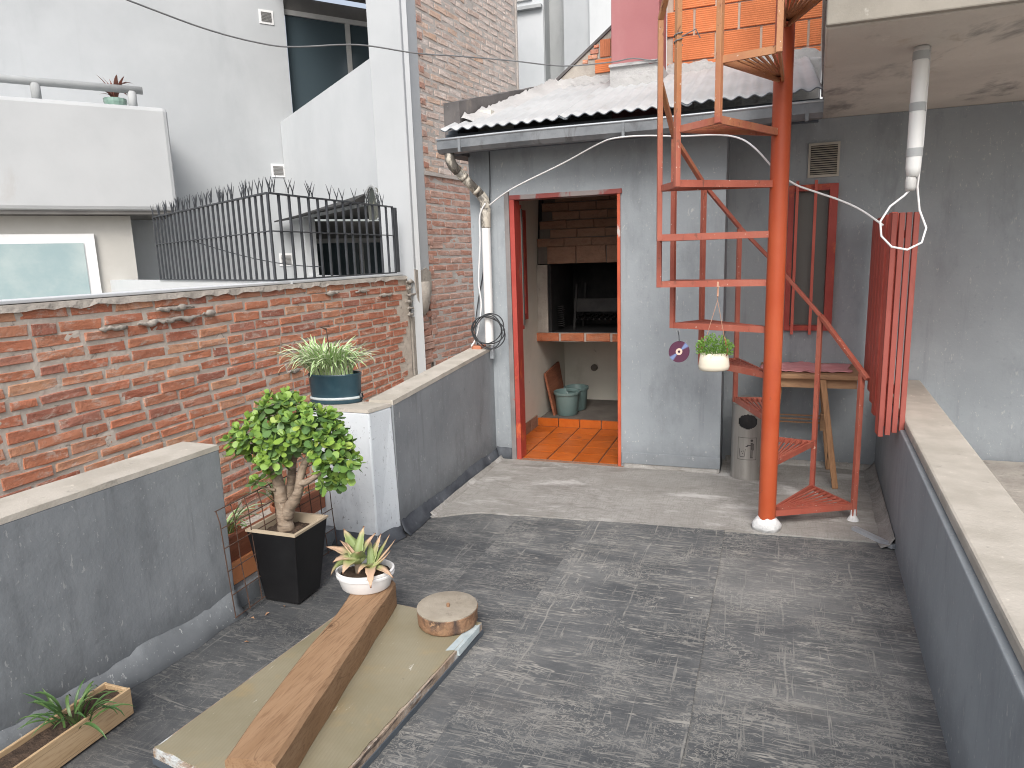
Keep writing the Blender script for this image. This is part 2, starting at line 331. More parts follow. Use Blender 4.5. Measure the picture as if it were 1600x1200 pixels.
M['alu'] = surf('pale aluminium frame', (.50, .50, .49), (.58, .575, .56), 5, .45, .05, 50)
M['soffit'] = surf('grey soffit', (.15, .145, .14), (.19, .185, .175), 3, .85, .1, 40)  # shade under slabs and balcony is put into this dark colour
M['bluegrass'] = None
M['whiteplastic'] = surf('white plastic', (.76, .765, .77), (.80, .80, .80), 5, .4, .05, 40, [((.6, .59, .55), 9, .6, .8, (1, 1, 1), .5)])
M['cream'] = surf('cream ceramic', (.68, .62, .50), (.74, .68, .56), 4, .5, .08, 60)
M['blackplastic'] = surf('black plastic', (.008, .008, .009), (.014, .014, .015), 6, .38, .08, 80, [((.06, .055, .05), 30, .68, .78, (1, 1, 1), .6)])
M['blueglaze'] = surf('dark blue glaze', (.018, .045, .062), (.035, .072, .092), 5, .22, .15, 30, [((.16, .2, .21), 6, .64, .78, (1, 1, .5), .7)])
M['soil'] = surf('potting soil', (.045, .03, .022), (.10, .066, .046), 30, .95, 1.0, 40, [((.18, .12, .08), 40, .6, .72)], bd=.015)
M['bark'] = surf('pale jade bark', (.24, .18, .13), (.38, .305, .235), 9, .85, .9, 40, [((.13, .095, .07), 11, .52, .66, (.6, .6, 3.5), .8), ((.46, .39, .31), 20, .6, .7)], stretch=(1, 1, 3), bd=.01)
M['terracotta'] = surf('terracotta', (.40, .14, .075), (.47, .19, .11), 6, .85, .3, 50, [((.5, .4, .33), 9, .65, .78)])
M['terracotta_or'] = surf('orange clay', (.62, .24, .10), (.68, .29, .135), 6, .85, .3, 50)
M['steel'] = surf('brushed steel', (.30, .285, .265), (.38, .365, .34), 4, .36, .08, 60, [((.17, .155, .14), 5, .5, .72, (1, 1, .3), .85)], metal=.55, stretch=(6, 6, .4))
M['binprint'] = surf('worn black print', (.05, .045, .045), (.10, .09, .085), 14, .7, .1, 60)
M['bucket'] = surf('grey green plastic', (.135, .205, .20), (.16, .235, .23), 5, .45, .05, 60)
M['cloth'] = surf('pink cloth', (.55, .23, .245), (.62, .30, .31), 9, .95, .4, 160)
M['cable_w'] = surf('white cable', (.72, .72, .72), (.78, .78, .78), 9, .5, 0)
M['cable_k'] = surf('black cable', (.03, .033, .037), (.045, .048, .052), 9, .5, 0)
M['cable_g'] = surf('grey cable', (.15, .155, .16), (.2, .205, .21), 9, .6, 0)
M['string'] = surf('twine', (.45, .25, .17), (.5, .3, .21), 20, .9, 0)
M['rustwire'] = surf('rusty wire', (.06, .035, .028), (.11, .06, .04), 30, .85, .3, 80)
def wood(name, c1, c2, axis=1, ring=9, dark=(.2, .1, .05), gloss=.7, knots=False):
    t = NT(name); co = t.coord(); st = [5, 5, 5]; st[axis] = .45
    n1 = t.noise(2.0, 5, .6, tuple(st), .8); n2 = t.noise(9, 5, .7, tuple(st), .3)
    col = t.mix(t.ramp(n1, .3, .7), c1, c2); col = t.mix(t.mul(t.ramp(n2, .5, .75), .55), col, dark)
    g = t.band(t.noise(1.3, 2, .5, tuple(st), .6), .5, .004); col = t.mix(t.mul(g, .35), col, tuple(x * .6 for x in dark))
    n3 = t.noise(30, 4, .6, tuple(st)); col = t.mix(t.mul(t.ramp(n3, .48, .66), .45), col, dark)
    ck = t.mul(t.band(t.noise(.9, 3, .5, (7 if axis != 0 else .3, 7 if axis != 1 else .3, 7 if axis != 2 else .3), .2), .52, .0035), t.ramp(t.noise(1.5, 2, .5), .45, .55)); col = t.mix(t.mul(ck, .85), col, (.04, .025, .015))
    if knots:
        dv = t.n('VectorMath', {0: t.n('VectorMath', {0: t.world(), 1: knots}, operation='SUBTRACT').outputs[0], 1: (1.0, .75, .3)}, operation='MULTIPLY').outputs[0]
        v = t.addv(t.n('VectorMath', {0: dv}, operation='LENGTH').outputs['Value'], t.mul(t.noise(14, 3, .6), .012))
        rr = t.n('Math', {0: t.mul(v, 420.0)}, operation='SINE').outputs[0]; near_ = t.ramp(v, .06, .022)
        col = t.mix(t.mul(t.mul(t.ramp(rr, .0, .9), near_), .55), col, dark); col = t.mix(t.mul(t.ramp(v, .017, .010), .8), col, tuple(x * .55 for x in dark))
    t.bump(n2, .2, .002); t.bump(t.noise(60, 4, .6, tuple(st)), .2, .002)
    return t.done(col, gloss, 0, .35)
M['beam'] = wood('timber beam', (.275, .165, .09), (.34, .215, .125), 1, dark=(.165, .085, .045), knots=(-1.515, 2.05, .173))
M['cratewood'] = wood('pine crate', (.47, .33, .19), (.56, .41, .25), 1, dark=(.3, .18, .09))
M['tablewood'] = wood('table wood', (.33, .19, .105), (.42, .26, .15), 0, dark=(.18, .1, .06))
M['legwood'] = wood('table leg wood', (.36, .19, .095), (.42, .24, .13), 2, dark=(.2, .1, .05))
M['plank'] = wood('reddish plank', (.25, .085, .045), (.32, .12, .065), 1, dark=(.13, .05, .03), knots=False)
def boardmat():
    t = NT('varnished board face'); t.coord()
    col = t.mix(t.ramp(t.noise(2.2, 5, .6), .3, .7), (.225, .20, .13), (.29, .262, .185))
    col = t.mix(t.mul(t.ramp(t.noise(5, 5, .65), .5, .72), .5), col, (.36, .27, .14))
    w = t.n('TexWave', {'Vector': t.n('Mapping', {'Vector': t.co, 'Rotation': (0, 0, R(-5))}).outputs[0], 'Scale': 26.0, 'Distortion': 1.2, 'Detail': 2.0, 'Detail Scale': .6}, bands_direction='X').outputs['Fac']
    col = t.mix(t.mul(t.ramp(w, .35, .05), .18), col, (.2, .16, .1))
    col = t.mix(t.mul(t.ramp(t.noise(26, 6, .8, (2.4, .5, 1), 1.0), .655, .68), .8), col, (.60, .58, .52))
    col = t.mix(t.mul(t.ramp(t.noise(34, 4, .7), .73, .75), .9), col, (.12, .1, .08))
    t.bump(w, .08, .002); t.bump(t.noise(40, 4, .6), .12, .002)
    rg = t.n('MapRange', {'Value': t.noise(6, 4, .6), 'To Min': .25, 'To Max': .5}).outputs[0]
    return t.done(col, rg, 0, .5)
M['board'] = boardmat()
M['boardedge'] = surf('flaking board edge', (.28, .20, .14), (.40, .33, .27), 12, .9, .8, 40, [((.55, .58, .58), 9, .5, .62, (1, .5, 1)), ((.09, .07, .06), 14, .55, .66, (1, .4, 2))], bd=.01)
M['rust'] = surf('flaky rust', (.24, .13, .075), (.36, .22, .13), 14, .92, 1.0, 30, [((.07, .055, .05), 7, .5, .68, (1, 1, .7)), ((.48, .30, .18), 22, .58, .68)], bd=.012)
M['disctop'] = surf('dirty cement disc', (.27, .235, .185), (.36, .32, .26), 9, .9, .7, 50, [((.58, .55, .5), 11, .66, .7), ((.16, .13, .1), 8, .58, .7)])
def leafmat(name, cols, rough=.4, edge=None):
    t = NT(name); t.coord(); cr = t.n('ValToRGB', {'Fac': t.rnd}); e = cr.color_ramp.elements
    while len(e) < len(cols): e.new(.5)
    for i, c in enumerate(cols): e[i].position = i / (len(cols) - 1); e[i].color = (*c, 1)
    g = t.noise(20, 3, .5, co=t.world()); col = t.mix(t.mul(t.ramp(g, .35, .7), .5), cr.outputs[0], cols[len(cols) // 2])
    return t.done(col, rough, 0, .5, Subsurface_Weight=0.0)
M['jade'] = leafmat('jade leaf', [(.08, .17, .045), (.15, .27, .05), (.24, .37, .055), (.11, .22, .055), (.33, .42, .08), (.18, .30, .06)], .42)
M['jade_old'] = leafmat('older jade leaf', [(.065, .14, .05), (.11, .20, .06), (.085, .16, .05)], .4)  # deeper green of the older, lower leaves
M['spider_g'] = leafmat('spider plant green', [(.25, .42, .13), (.32, .50, .17), (.38, .54, .22)], .45)
M['spider_w'] = leafmat('spider plant cream edge', [(.62, .66, .48), (.70, .72, .56)], .5)
M['box_leaf'] = leafmat('small green leaf', [(.12, .25, .04), (.18, .34, .055), (.25, .42, .09)], .5)
M['grass_leaf'] = leafmat('narrow green leaf', [(.04, .10, .03), (.07, .14, .04), (.10, .17, .05)], .45)
M['redleaf'] = leafmat('reddish agave leaf', [(.22, .09, .07), (.30, .13, .09)], .5)
def aloemat():
    t = NT('sunburnt aloe leaf'); t.coord(); a = t.n('Attribute', attribute_name='along').outputs['Fac']
    g = t.mix(t.rnd, (.18, .25, .085), (.40, .42, .20)); p = t.mix(t.noise(14, 4, .6), (.48, .30, .21), (.58, .44, .30))
    k = t.addv(a, t.addv(t.mul(t.addv(t.noise(9, 4, .6), -.5), .7), t.mul(t.addv(t.rnd, -.5), .7)))
    col = t.mix(t.ramp(k, .35, .8), g, p); col = t.mix(t.ramp(a, .9, 1.0), col, (.2, .1, .06))
    t.bump(t.noise(30, 4, .6), .3, .003)
    return t.done(col, .5, 0, .4)
M['aloe'] = aloemat()
def cdmat():
    t = NT('disc foil'); tc = t.n('TexCoord').outputs['Object']; sx = t.n('SeparateXYZ', {'Vector': tc})
    an = t.n('Math', {0: sx.outputs['X'], 1: sx.outputs['Y']}, operation='ARCTAN2').outputs[0]
    s = t.n('Math', {0: t.mul(an, 2.0)}, operation='SINE').outputs[0]
    col = t.mix(t.ramp(s, .8, .99), (.12, .04, .07), (.22, .28, .46))  # blue radial streaks paint the disc's reflection into its colour
    return t.done(col, .22, .6, .5)
M['cd'] = cdmat()
M['cdhub'] = surf('disc hub', (.6, .45, .36), (.66, .52, .42), 8, .4, 0)

# ------------------------------------------------------------------ the setting
g = MB(); g.box(-400, 400, -400, 400, -3.9, -3.8)
tag(part('ground', g, surf('street ground', (.16, .16, .155), (.22, .215, .205), .4, .9, .3, 8), None), kind='structure')
g = MB(); g.box(-2.6, 2.4, -3.5, 3.9, -.5, -.012)
tag(part('terrace_deck', g, M['tar'], None), kind='structure')
floor = tag(bpy.data.objects.new('terrace_floor', None), kind='structure'); COL.objects.link(floor)
# lapped membrane strips; each lies a few millimetres over its neighbour
seams = [(-2.62, -1.33, .000), (-1.335, -.90, .0035), (-.905, -.14, .009), (-.150, .75, .001), (.745, 2.3, .0)]
def yb(x): return 3.815 + .062 * (x + .41)
for i, (xa, xb, dz) in enumerate(seams):
    mb = MB(); n = 60; ny = 50; vs = []; fs = []
    skew = -.022
    for j in range(ny + 1):
        for k in (0, 1):
            x = (xa, xb)[k]; y1 = yb(x) + .03; y = -3.4 + (y1 + 3.4) * j / ny
            e = .006 * noise.noise(Vector((i * 9 + k * 5, y * 3.1, 0)))
            xx = x + (skew * (3.77 - y) if abs(x) < 2 and x < .7 else 0) + (e if k else 0)
            vs.append((xx, y, dz - .009 + (.0025 * noise.noise(Vector((y * 4, i, 3))) if k else 0)))
            vs.append((xx, y, -.0122))
    for j in range(ny):
        a = j * 4; b = a + 4
        fs += [(a, a + 2, b + 2, b), (a + 2, a + 3, b + 3, b + 2), (b, b + 1, a + 1, a)]
    fs.append((ny * 4, ny * 4 + 2, ny * 4 + 3, ny * 4 + 1)); fs.append((1, 3, 2, 0))
    mb.add(vs, fs); part('membrane_strip', mb, M['membrane'], floor)
# painted light floor before the grill room, ragged front edge
mb = MB(); top = []; n = 90
for i in range(n + 1):
    x = -1.93 + 2.85 * i / n; top.append((x, yb(x) - max(0, -1.6 - x) * .55 + (.008 + .05 * max(0, -1.45 - x)) * (noise.noise(Vector((x * 6, 2, 0))) + (.8 * noise.noise(Vector((x * 31, 2, 0))) if x < -1.45 else 0))))
poly = top + [(.92, 5.25), (-.22, 5.25), (-.22, 4.875), (-1.93, 4.875)]
mb.prism(poly, -.05, .002)
tag(part('painted_floor', mb, M['lightfloor'], None), kind='structure')
mb = MB(); mb.box(-3.32, -2.401, -3.5, 7.2, -.62, -.42)
tag(part('gap_floor', mb, M['cement'], None), kind='structure')

# ------------------------------------------------------------------ bricks
def brick_variants(L, H, D, mats, k, jit=.006, rnd=.006):
    out = []
    for q in range(k):
        mb = MB(); rg = []; 
        base = [(-.5, -.5), (0, -.5), (.5, -.5), (.5, 0), (.5, .5), (0, .5), (-.5, .5), (-.5, 0)]
        jj = [(rj(jit), rj(jit)) for _ in base]
        for m_ in (1, 3, 5, 7): p_, q_ = jj[m_ - 1], jj[(m_ + 1) % 8]; jj[m_] = ((p_[0] + q_[0]) / 2 + rj(jit * .35), (p_[1] + q_[1]) / 2 + rj(jit * .35))
        back = [(-D, u * L, w * H) for u, w in base]
        mid = [(-rnd - abs(rj(.002)), u * L + a, w * H + b) for (u, w), (a, b) in zip(base, jj)]
        fr = [(rj(.002), u * (L - 2.6 * rnd) + a, w * (H - 2.2 * rnd) + b) for (u, w), (a, b) in zip(base, jj)]
        vs = back + mid + fr + [(rj(.003), rj(.02), rj(.006))]
        fs = []
        for i in range(8):
            j = (i + 1) % 8
            fs += [(i, j, 8 + j, 8 + i), (8 + i, 8 + j, 16 + j, 16 + i), (16 + i, 16 + j, 24)]
        mb.add(vs, fs); out.append(mb.mesh('brick', mats))
    return out
def brick_field(parent, variants, org, du, rows, z0, pitch_z, pitch_u, u0, u1, rng, limit=300, near=None, skip=None, stuffmat=None, rowjit=.004, ang=0, bond='half'):
    """rows of bricks on a plane through org along du; the nearest `limit` are objects, the rest join one stuff part"""
    spots = []
    for r in range(rows):
        off = (pitch_u * .5 if r % 2 else 0) + rng.uniform(-.04, .04); u = u0 - off; z = z0 + r * pitch_z
        while u < u1:
            w = pitch_u * rng.uniform(.94, 1.05)
            if bond != 'half' and rng.random() < .16: w *= .55
            c = u + w / 2; zz = z + pitch_z / 2 + .006 * noise.noise(Vector((c * .9, r * 3.7, 1))) + rng.uniform(-rowjit, rowjit)
            if u >= u0 - .2 and u + w <= u1 + .03 and not (skip and skip(c, zz)):
                spots.append((c, zz, (w - .015) / (pitch_u - .015)))
            u += w
    P = lambda c, z: Vector((org[0] + du[0] * c, org[1] + du[1] * c, z))
    spots.sort(key=lambda s: (near(*s[:2]) if near else 0))
    rest = MB()
    for i, (c, z, sc) in enumerate(spots):
        me = rng.choice(variants); p = P(c, z) + Vector((rng.uniform(-.003, .0025) * du[1], 0, 0))
        ro = Euler((rng.uniform(-.012, .012), rng.uniform(-.02, .02), ang + rng.uniform(-.02, .02)))
        if i < limit:
            put('brick', me, parent, p, ro, (1, sc, rng.uniform(.93, 1.05)))
        else:
            m4 = Matrix.Translation(p) @ ro.to_matrix().to_4x4() @ Matrix.Diagonal((1, sc, 1, 1))
            rest.add([m4 @ v.co for v in me.vertices], [tuple(f.vertices) for f in me.polygons])
    if rest.v:
        o = part('brick_remainder', rest, stuffmat, parent); o['kind'] = 'stuff'
def mortar_core(name, org, du, u0, u1, z0, z1, thick, step, amp, mat, parent, recess=.010):
    nx = max(2, int((u1 - u0) / step)); nz = max(2, int((z1 - z0) / step)); mb = MB(); vs = []; fs = []
    nr = Vector((du[1], -du[0], 0))
    for i in range(nx + 1):
        for j in range(nz + 1):
            u = u0 + (u1 - u0) * i / nx; z = z0 + (z1 - z0) * j / nz
            d = -recess + amp * (noise.noise(Vector((u * 13, z * 13, org[0]))) + .7 * noise.noise(Vector((u * 34, z * 34, 5)))) 
            vs.append(Vector((org[0] + du[0] * u, org[1] + du[1] * u, z)) + nr * d)
    for i in range(nx):
        for j in range(nz):
            a = i * (nz + 1) + j; fs.append((a, a + nz + 1, a + nz + 2, a + 1))
    mb.add(vs, fs)
    p0 = Vector((org[0] + du[0] * u0, org[1] + du[1] * u0, 0)); p1 = Vector((org[0] + du[0] * u1, org[1] + du[1] * u1, 0))
    a0 = p0 - nr * .04; a1 = p1 - nr * .04; b0 = p0 - nr * thick; b1 = p1 - nr * thick
    mb.hexa([(a0.x, a0.y, z0), (a1.x, a1.y, z0), (b1.x, b1.y, z0), (b0.x, b0.y, z0), (a0.x, a0.y, z1 - .001), (a1.x, a1.y, z1 - .001), (b1.x, b1.y, z1 - .001), (b0.x, b0.y, z1 - .001)])
    return part(name, mb, mat, parent, smooth=True)

# neighbour's low red brick wall
rng = random.Random(3)
bw = thing('brick_wall', (-3.4, 3.5, -.6), 'low red brick garden wall with squeezed mortar below the spiked railing', 'brick wall')
mortar_core('mortar_bed', (-3.3, 0), (0, 1), .4, 6.18, -.6, 1.385, .2, .018, .0036, M['mortar'], bw, .0058)
bv = brick_variants(.239, .049, .05, M['brick'], 18, .006, .003)
brick_field(bw, bv, (-3.3, 0), (0, 1), 28, -.58, .0702, .262, .4, 6.12, rng, near=lambda u, z: (0 if z > -.4 and u > 1.9 else 50) + (max(0, .45 - z) * 2 if u < 3.3 else 0) + u * .55 + (.0 if z > 0 else .6), stuffmat=M['brick'], bond='mixed')
cp = MB(); vs = []; n = 120
for i in range(n + 1):
    y = .4 + 5.75 * i / n; d = .012 * noise.noise(Vector((y * 9, 0, 0))) + .008 * noise.noise(Vector((y * 31, 4, 0)))
    vs += [(-3.285 + d * .5, y, 1.368 + d * 1.4), (-3.30, y, 1.402), (-3.52, y, 1.405), (-3.52, y, 1.38)]
fs = []
for i in range(n):
    for k in range(4): fs.append((i * 4 + k, i * 4 + 4 + k, i * 4 + 4 + (k + 1) % 4, i * 4 + (k + 1) % 4))
cp.add(vs, fs); part('cement_bed', cp, M['cement'], bw, smooth=False)
cp = MB(); cp.box(-3.50, -3.325, .4, 6.14, 1.406, 1.424); part('white_cap', cp, M['white_render'], bw, bevel=.004)
def lump(parent, y, z, L, mat, seed, xx=-3.29, droop=.02):
    mb = MB(); pts = []; rs = []; k = max(4, int(L / .02))
    for i in range(k + 1):
        t = i / k; pts.append((xx + .006 * math.sin(i * 2.1 + seed), y + L * t, z + .003 * math.sin(i * .8 + seed) - droop * .35 * math.sin(t * math.pi * 2.3 + seed) ** 2))
        rs.append(max(.004, (.016 + .005 * math.sin(i * .9 + seed * 2)) * math.sin(math.pi * min(max(t, .05), .95)) ** .5))
    mb.tube(pts, rs, 9); mb.v = [(xx + (x - xx) * .7 + .006 * noise.noise(Vector((y * 45, z * 45, seed))), y + .008 * noise.noise(Vector((y * 50, z * 50, seed + 5))), z + .012 * noise.noise(Vector((y * 40, z * 60, seed + 9)))) for x, y, z in mb.v]; return part('mortar_lump', mb, mat, parent, smooth=True)
for q, (y, z, L) in enumerate([(3.08, 1.315, .29), (2.93, 1.245, .22), (3.13, 1.25, .28), (3.42, 1.262, .12), (2.7, 1.24, .17), (4.75, 1.31, .2), (5.2, 1.30, .22), (5.6, 1.24, .25), (4.2, .76, .15)]):
    lump(bw, y, z, L, M['cement'], q * 1.7)

# pier of the white house between wall and tower, with the torn cement foot
DT = (.122, .9925)
pier = thing('corner_pier', (-3.45, 6.4, 1.0), 'white rendered corner pier with torn cement foot between brick wall and tower', 'pier')
mb = MB(); mb.box(-3.62, -3.262, 6.255, 6.60, 1.32, 8.0); part('white_shaft', mb, M['white_render_shaded'], pier, bevel=.01)
mb = MB(); vs = []; nn = 14
prof = [(.0, 1.02), (.14, 1.0), (.26, 1.06), (.335, 1.12)]
mb.tube([(-3.36, 6.43, .98), (-3.36, 6.43, 1.03), (-3.36, 6.43, 1.12), (-3.36, 6.43, 1.33)], [.09, .135, .155, .16], 14); part('cement_foot', mb, M['cement'], pier, smooth=True)
for q in range(6):
    lump(pier, 6.10 + rj(.03), 1.02 + q * .065, .15 + rj(.04), M['cement'], q, -3.285 + rj(.006), .03)
mb = MB(); pp = []
for i in range(22):
    t = i / 21; yy = 6.25 + .36 * t; pp.append((-3.262, yy, 1.30 - .26 * math.sin(math.pi * t) ** .6 + .03 * noise.noise(Vector((t * 9, 3, 0)))))
pp += [(-3.262, 6.61, 1.42), (-3.262, 6.5, 1.47), (-3.262, 6.38, 1.44), (-3.262, 6.25, 1.46)]
mb.extr(pp, (.012, 0, 0)); part('cement_patch', mb, M['cement'], pier)
mb = MB(); mb.box(-3.6, -3.29, 6.2, 6.66, -.6, .985); part('rough_core', mb, M['cement'], pier)
rv = brick_variants(.2, .062, .06, M['brick_tower_low'], 4, .01)
for r in range(20):
    put('brick', rng.choice(rv), pier, (-3.272 + rj(.008), 6.47 + rj(.04), -.45 + r * .0735), Euler((0, 0, rj(.08))), (1, rng.uniform(.8, 1.2), .95))

# tall brick tower wall of the neighbour
tw = thing('brick_tower', (-3.2, 7.8, -.6), 'tall pale pink brick side wall rising beside the white corner pier', 'brick wall')
TO = (-3.268, 6.60)
mortar_core('mortar_bed', TO, DT, 0, 2.30, -.6, 7.6, .3, .04, .004, M['mortar_tower'], tw, .004)
t_lo = brick_variants(.236, .060, .05, M['brick_tower_low'], 6, .006, .004); t_hi = brick_variants(.230, .057, .05, M['brick_tower'], 6, .006, .004)
ang = -math.atan2(DT[0], DT[1])
sightz = lambda u, z: z > .75 - .0 * u
brick_field(tw, t_lo, TO, DT, 34, -.21, .0775, .25, .0, 2.2, rng, limit=150, near=lambda u, z: u + (0 if z > .9 else 3), stuffmat=M['brick_tower_low'], ang=ang)
brick_field(tw, t_hi, TO, DT, 42, 2.43, .0775, .25, .0, 2.26, rng, limit=150, near=lambda u, z: u + max(0, z - 4.2) * 3, stuffmat=M['brick_tower'], ang=ang)
mb = MB(); pr = Vector((DT[1], -DT[0], 0)); a = Vector((TO[0], TO[1], 0)); b = a + Vector((DT[0], DT[1], 0)) * 2.25
mb.hexa([(p.x + pr.x * d, p.y + pr.y * d, z) for z in (2.405, 2.43) for p, d in ((a, .018), (b, .018), (b, -.02), (a, -.02))]); part('ledge', mb, M['mortar_tower'], tw)
for r in range(28):   # toothed reddish brick ends along the near edge
    z = .8 + r * .155
    put('brick', rng.choice(t_lo), tw, (TO[0] + .012, TO[1] + .05, z), Euler((0, 0, ang + rj(.06))), (1, .36, 1.05))
mb = MB(); q0 = a + Vector((DT[0], DT[1], 0)) * 2.262; q1 = q0 + Vector((DT[0], DT[1], 0)) * .03
mb.hexa([(p.x + pr.x * d, p.y + pr.y * d, z) for z in (-.6, 7.6) for p, d in ((q0, .012), (q1, .012), (q1, -.3), (q0, -.3))]); part('end_quoin', mb, M['mortar_tower'], tw)

# ------------------------------------------------------------------ white neighbour building
A = Vector((.62, .785, 0)).normalized(); B = Vector((-A.y, A.x, 0))
EC = Vector((-3.55, 6.45, 0)); Q = Vector((-6.78, 9.0, 0))
nb = thing('apartment_building', (-6.5, 8.6, -3.8), 'white rendered apartment building with loggias and solid balcony behind the spiked railing', 'building')
def slabpart(name, p, q, z0, z1, thick, mat, parent, side=1, bevel=0):
    """vertical slab from p to q (xy), thickness to the left of p->q"""
    d = (q - p).normalized(); nrm = Vector((-d.y, d.x, 0)) * thick * side
    mb = MB(); pl = [p, q, q + nrm, p + nrm]
    if side < 0: pl = pl[::-1]
    mb.prism([(v.x, v.y) for v in pl], z0, z1); return part(name, mb, mat, parent, bevel=bevel)
L0 = Q - A * 6.5
slabpart('side_wall', L0, Q + A * .20, -3.8, 9.0, .3, M['white_render_shaded'], nb)                  # left wall, its shade put into a darker render colour
EP = Vector((-3.285, 6.25, 0)); WB = (EP - Q).normalized(); LB = (EP - Q).length
def W2(t, off=0): return Q + WB * t - A * off
# end wall along WB: balcony front, column, lower loggia opening
slabpart('balcony_front', W2(.02), W2(LB - .401), 2.20, 3.62, .16, M['white_render'], nb)
slabpart('corner_column', W2(LB - .40), W2(LB - .01), -3.8, 9.0, .10, M['white_render'], nb)
slabpart('lower_jamb', W2(.02), W2(.80), -3.8, 2.199, .16, M['white_render'], nb)
slabpart('lower_sill_wall', W2(.801), W2(LB - .401), -3.8, 1.38, .16, M['white_render'], nb)
slabpart('upper_lintel', W2(.02), W2(LB - .401), 5.6, 9.0, .16, M['white_render'], nb)
mb = MB(); pts = [W2(.05, -.17), W2(LB - .75, -.17), W2(LB - 1.6, -.17) + A * 2.0, W2(.05, -.17) + A * 2.0]
for z0, z1, nm in ((2.22, 2.40, 'floor_slab'), (5.45, 5.62, 'floor_slab')):
    mb = MB(); mb.prism([(p.x, p.y) for p in pts], z0, z1); part(nm, mb, M['soffit'], nb)
# glazed loggia walls continuing the side wall
def glazed(z0, z1, zt, cols):
    G0 = Q + B * .12 + A * .215; G1 = G0 + A * 2.05
    slabpart('lintel_wall', G0, G1, zt + .07, z1, .1, M['soffit'], nb)
    wdw = slabpart('window', G0 + A * .0, G1, z0, z0 + .06, .08, M['alu'], nb)
    slabpart('head_frame', G0, G1, zt, zt + .069, .08, M['alu'], wdw)
    xs = cols
    for c in xs: slabpart('mullion', G0 + A * (c - .035), G0 + A * (c + .035), z0 + .061, zt - .001, .09, M['alu'], wdw)
    for c0, c1 in zip([0] + xs, xs + [2.05]):
        slabpart('pane', G0 + A * (c0 + .036) + B * .03, G0 + A * (c1 - .036) + B * .03, z0 + .061, zt - .001, .02, M['glass'], wdw)
glazed(2.41, 5.44, 5.18, [.98, 1.9]); glazed(-.8, 2.20, 1.86, [.95, 1.75])
slabpart('loggia_end_wall', Q + A * 2.2 + B * .3, Q + A * 2.2 - B * 2.3, -3.8, 9, .2, M['white_render_shaded'], nb)
# dark sloping canopy over the lower opening
mb = MB(); p0 = W2(.10, .02); p1 = W2(LB - .95, .02)
o = A * -.22
mb.hexa([(p0.x, p0.y, 2.205), (p0.x + o.x, p0.y + o.y, 2.17), (p1.x + o.x, p1.y + o.y, 2.17), (p1.x, p1.y, 2.205), (p0.x, p0.y, 2.235), (p0.x + o.x, p0.y + o.y, 2.19), (p1.x + o.x, p1.y + o.y, 2.19), (p1.x, p1.y, 2.30)]); part('canopy', mb, M['iron'], nb)
# solid balcony block on the far left with the shade beneath it painted as a dark sheet, and the door below it
bk = Q - B * 1.6; BR = Vector((-6.88, 6.97, 0))
mb = MB(); pl = [BR - A * 4, BR, BR + B * 1.5, BR - A * 4 + B * 1.5]; mb.prism([(p.x, p.y) for p in pl], 2.25, 3.475); bal = part('balcony_block', mb, M['white_block_shaded'], nb, bevel=.05)
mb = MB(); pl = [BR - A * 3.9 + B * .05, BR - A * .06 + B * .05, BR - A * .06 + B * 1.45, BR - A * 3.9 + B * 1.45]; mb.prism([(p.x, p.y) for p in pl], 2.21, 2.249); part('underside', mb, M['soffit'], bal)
DW = Q - B * .9; DP = DW + A * -2.60
slabpart('ground_wall', DW - A * 6.0, DW - A * 2.18, -3.8, 2.205, .8, surf('beige render', (.46, .45, .42), (.52, .51, .48), 2, .8, .1, 40), nb)
dr = slabpart('glass_door', DP - A * 1.5 - B * .02, DP - B * .02, -.2, 1.99, .04, M['whiteplastic'], nb, side=-1)
slabpart('pane', DP - A * 1.4 - B * .065, DP - A * .12 - B * .065, -.1, 1.88, .012, surf('pale door glass', (.30, .40, .42), (.42, .50, .5), 2, .1, 0), dr, side=-1)
# louvred vents
def vent(p, z, w=.2, h=.2, host=None, nrm=None, n=7, frame=None, dark=None):
    u = A; nn = -B
    mb = MB(); c = p + nn * .012
    f = slabpart('vent', p - u * w / 2, p + u * w / 2, z - h / 2, z + h / 2, .012, frame or M['whiteplastic'], host, side=-1)
    for i in range(n):
        zz = z - h * .30 + h * .60 * i / (n - 1)
        slabpart('slat', p - u * w * .36 + nn * .0135, p + u * w * .36 + nn * .0135, zz - h * .024, zz + h * .024, .008, dark or M['soffit'], f, side=-1)
for px, pz_ in ((-.085, 5.06), (-.11, 2.93), (-.11, 1.62)):
    vent(Q + A * (px + .02), pz_, .2, .19, nb)
# round-topped patched opening with a scalloped rim beside the railing
oc = W2(LB - .70, .06); u = WB; an = tag(bpy.data.objects.new('arched_ornament', None), 'dark arched ornament with pale scalloped rim behind right end of railing', 'ornament'); COL.objects.link(an); an.location = (oc.x, oc.y, 2.0)
mb = MB(); pts = []
def arch(k, w, h): 
    return [(-w, -h)] + [(-w * math.cos(math.pi * i / k), h * .35 + w * 1.05 * math.sin(math.pi * i / k)) for i in range(k + 1)] + [(w, -h)]
pl = arch(12, .15, .13); mb.extr([(oc.x + u.x * a_, oc.y + u.y * a_, 2.12 + b_) for a_, b_ in pl], -A * .03); part('panel', mb, surf('dark mossy panel', (.05, .06, .055), (.13, .13, .11), 8, .5, .5, 20, [((.3, .29, .22), 9, .56, .7)]), an)
for i, (a_, b_) in enumerate(arch(14, .158, .135)):
    mb = MB(); c = oc + u * a_ - A * .035; r_ = .017 + rj(.005); mb.tube([(c.x, c.y, 2.12 + b_), (c.x - A.x * .02, c.y - A.y * .02, 2.12 + b_)], r_, 7); part('rim_shell', mb, M['grey_render'], an)
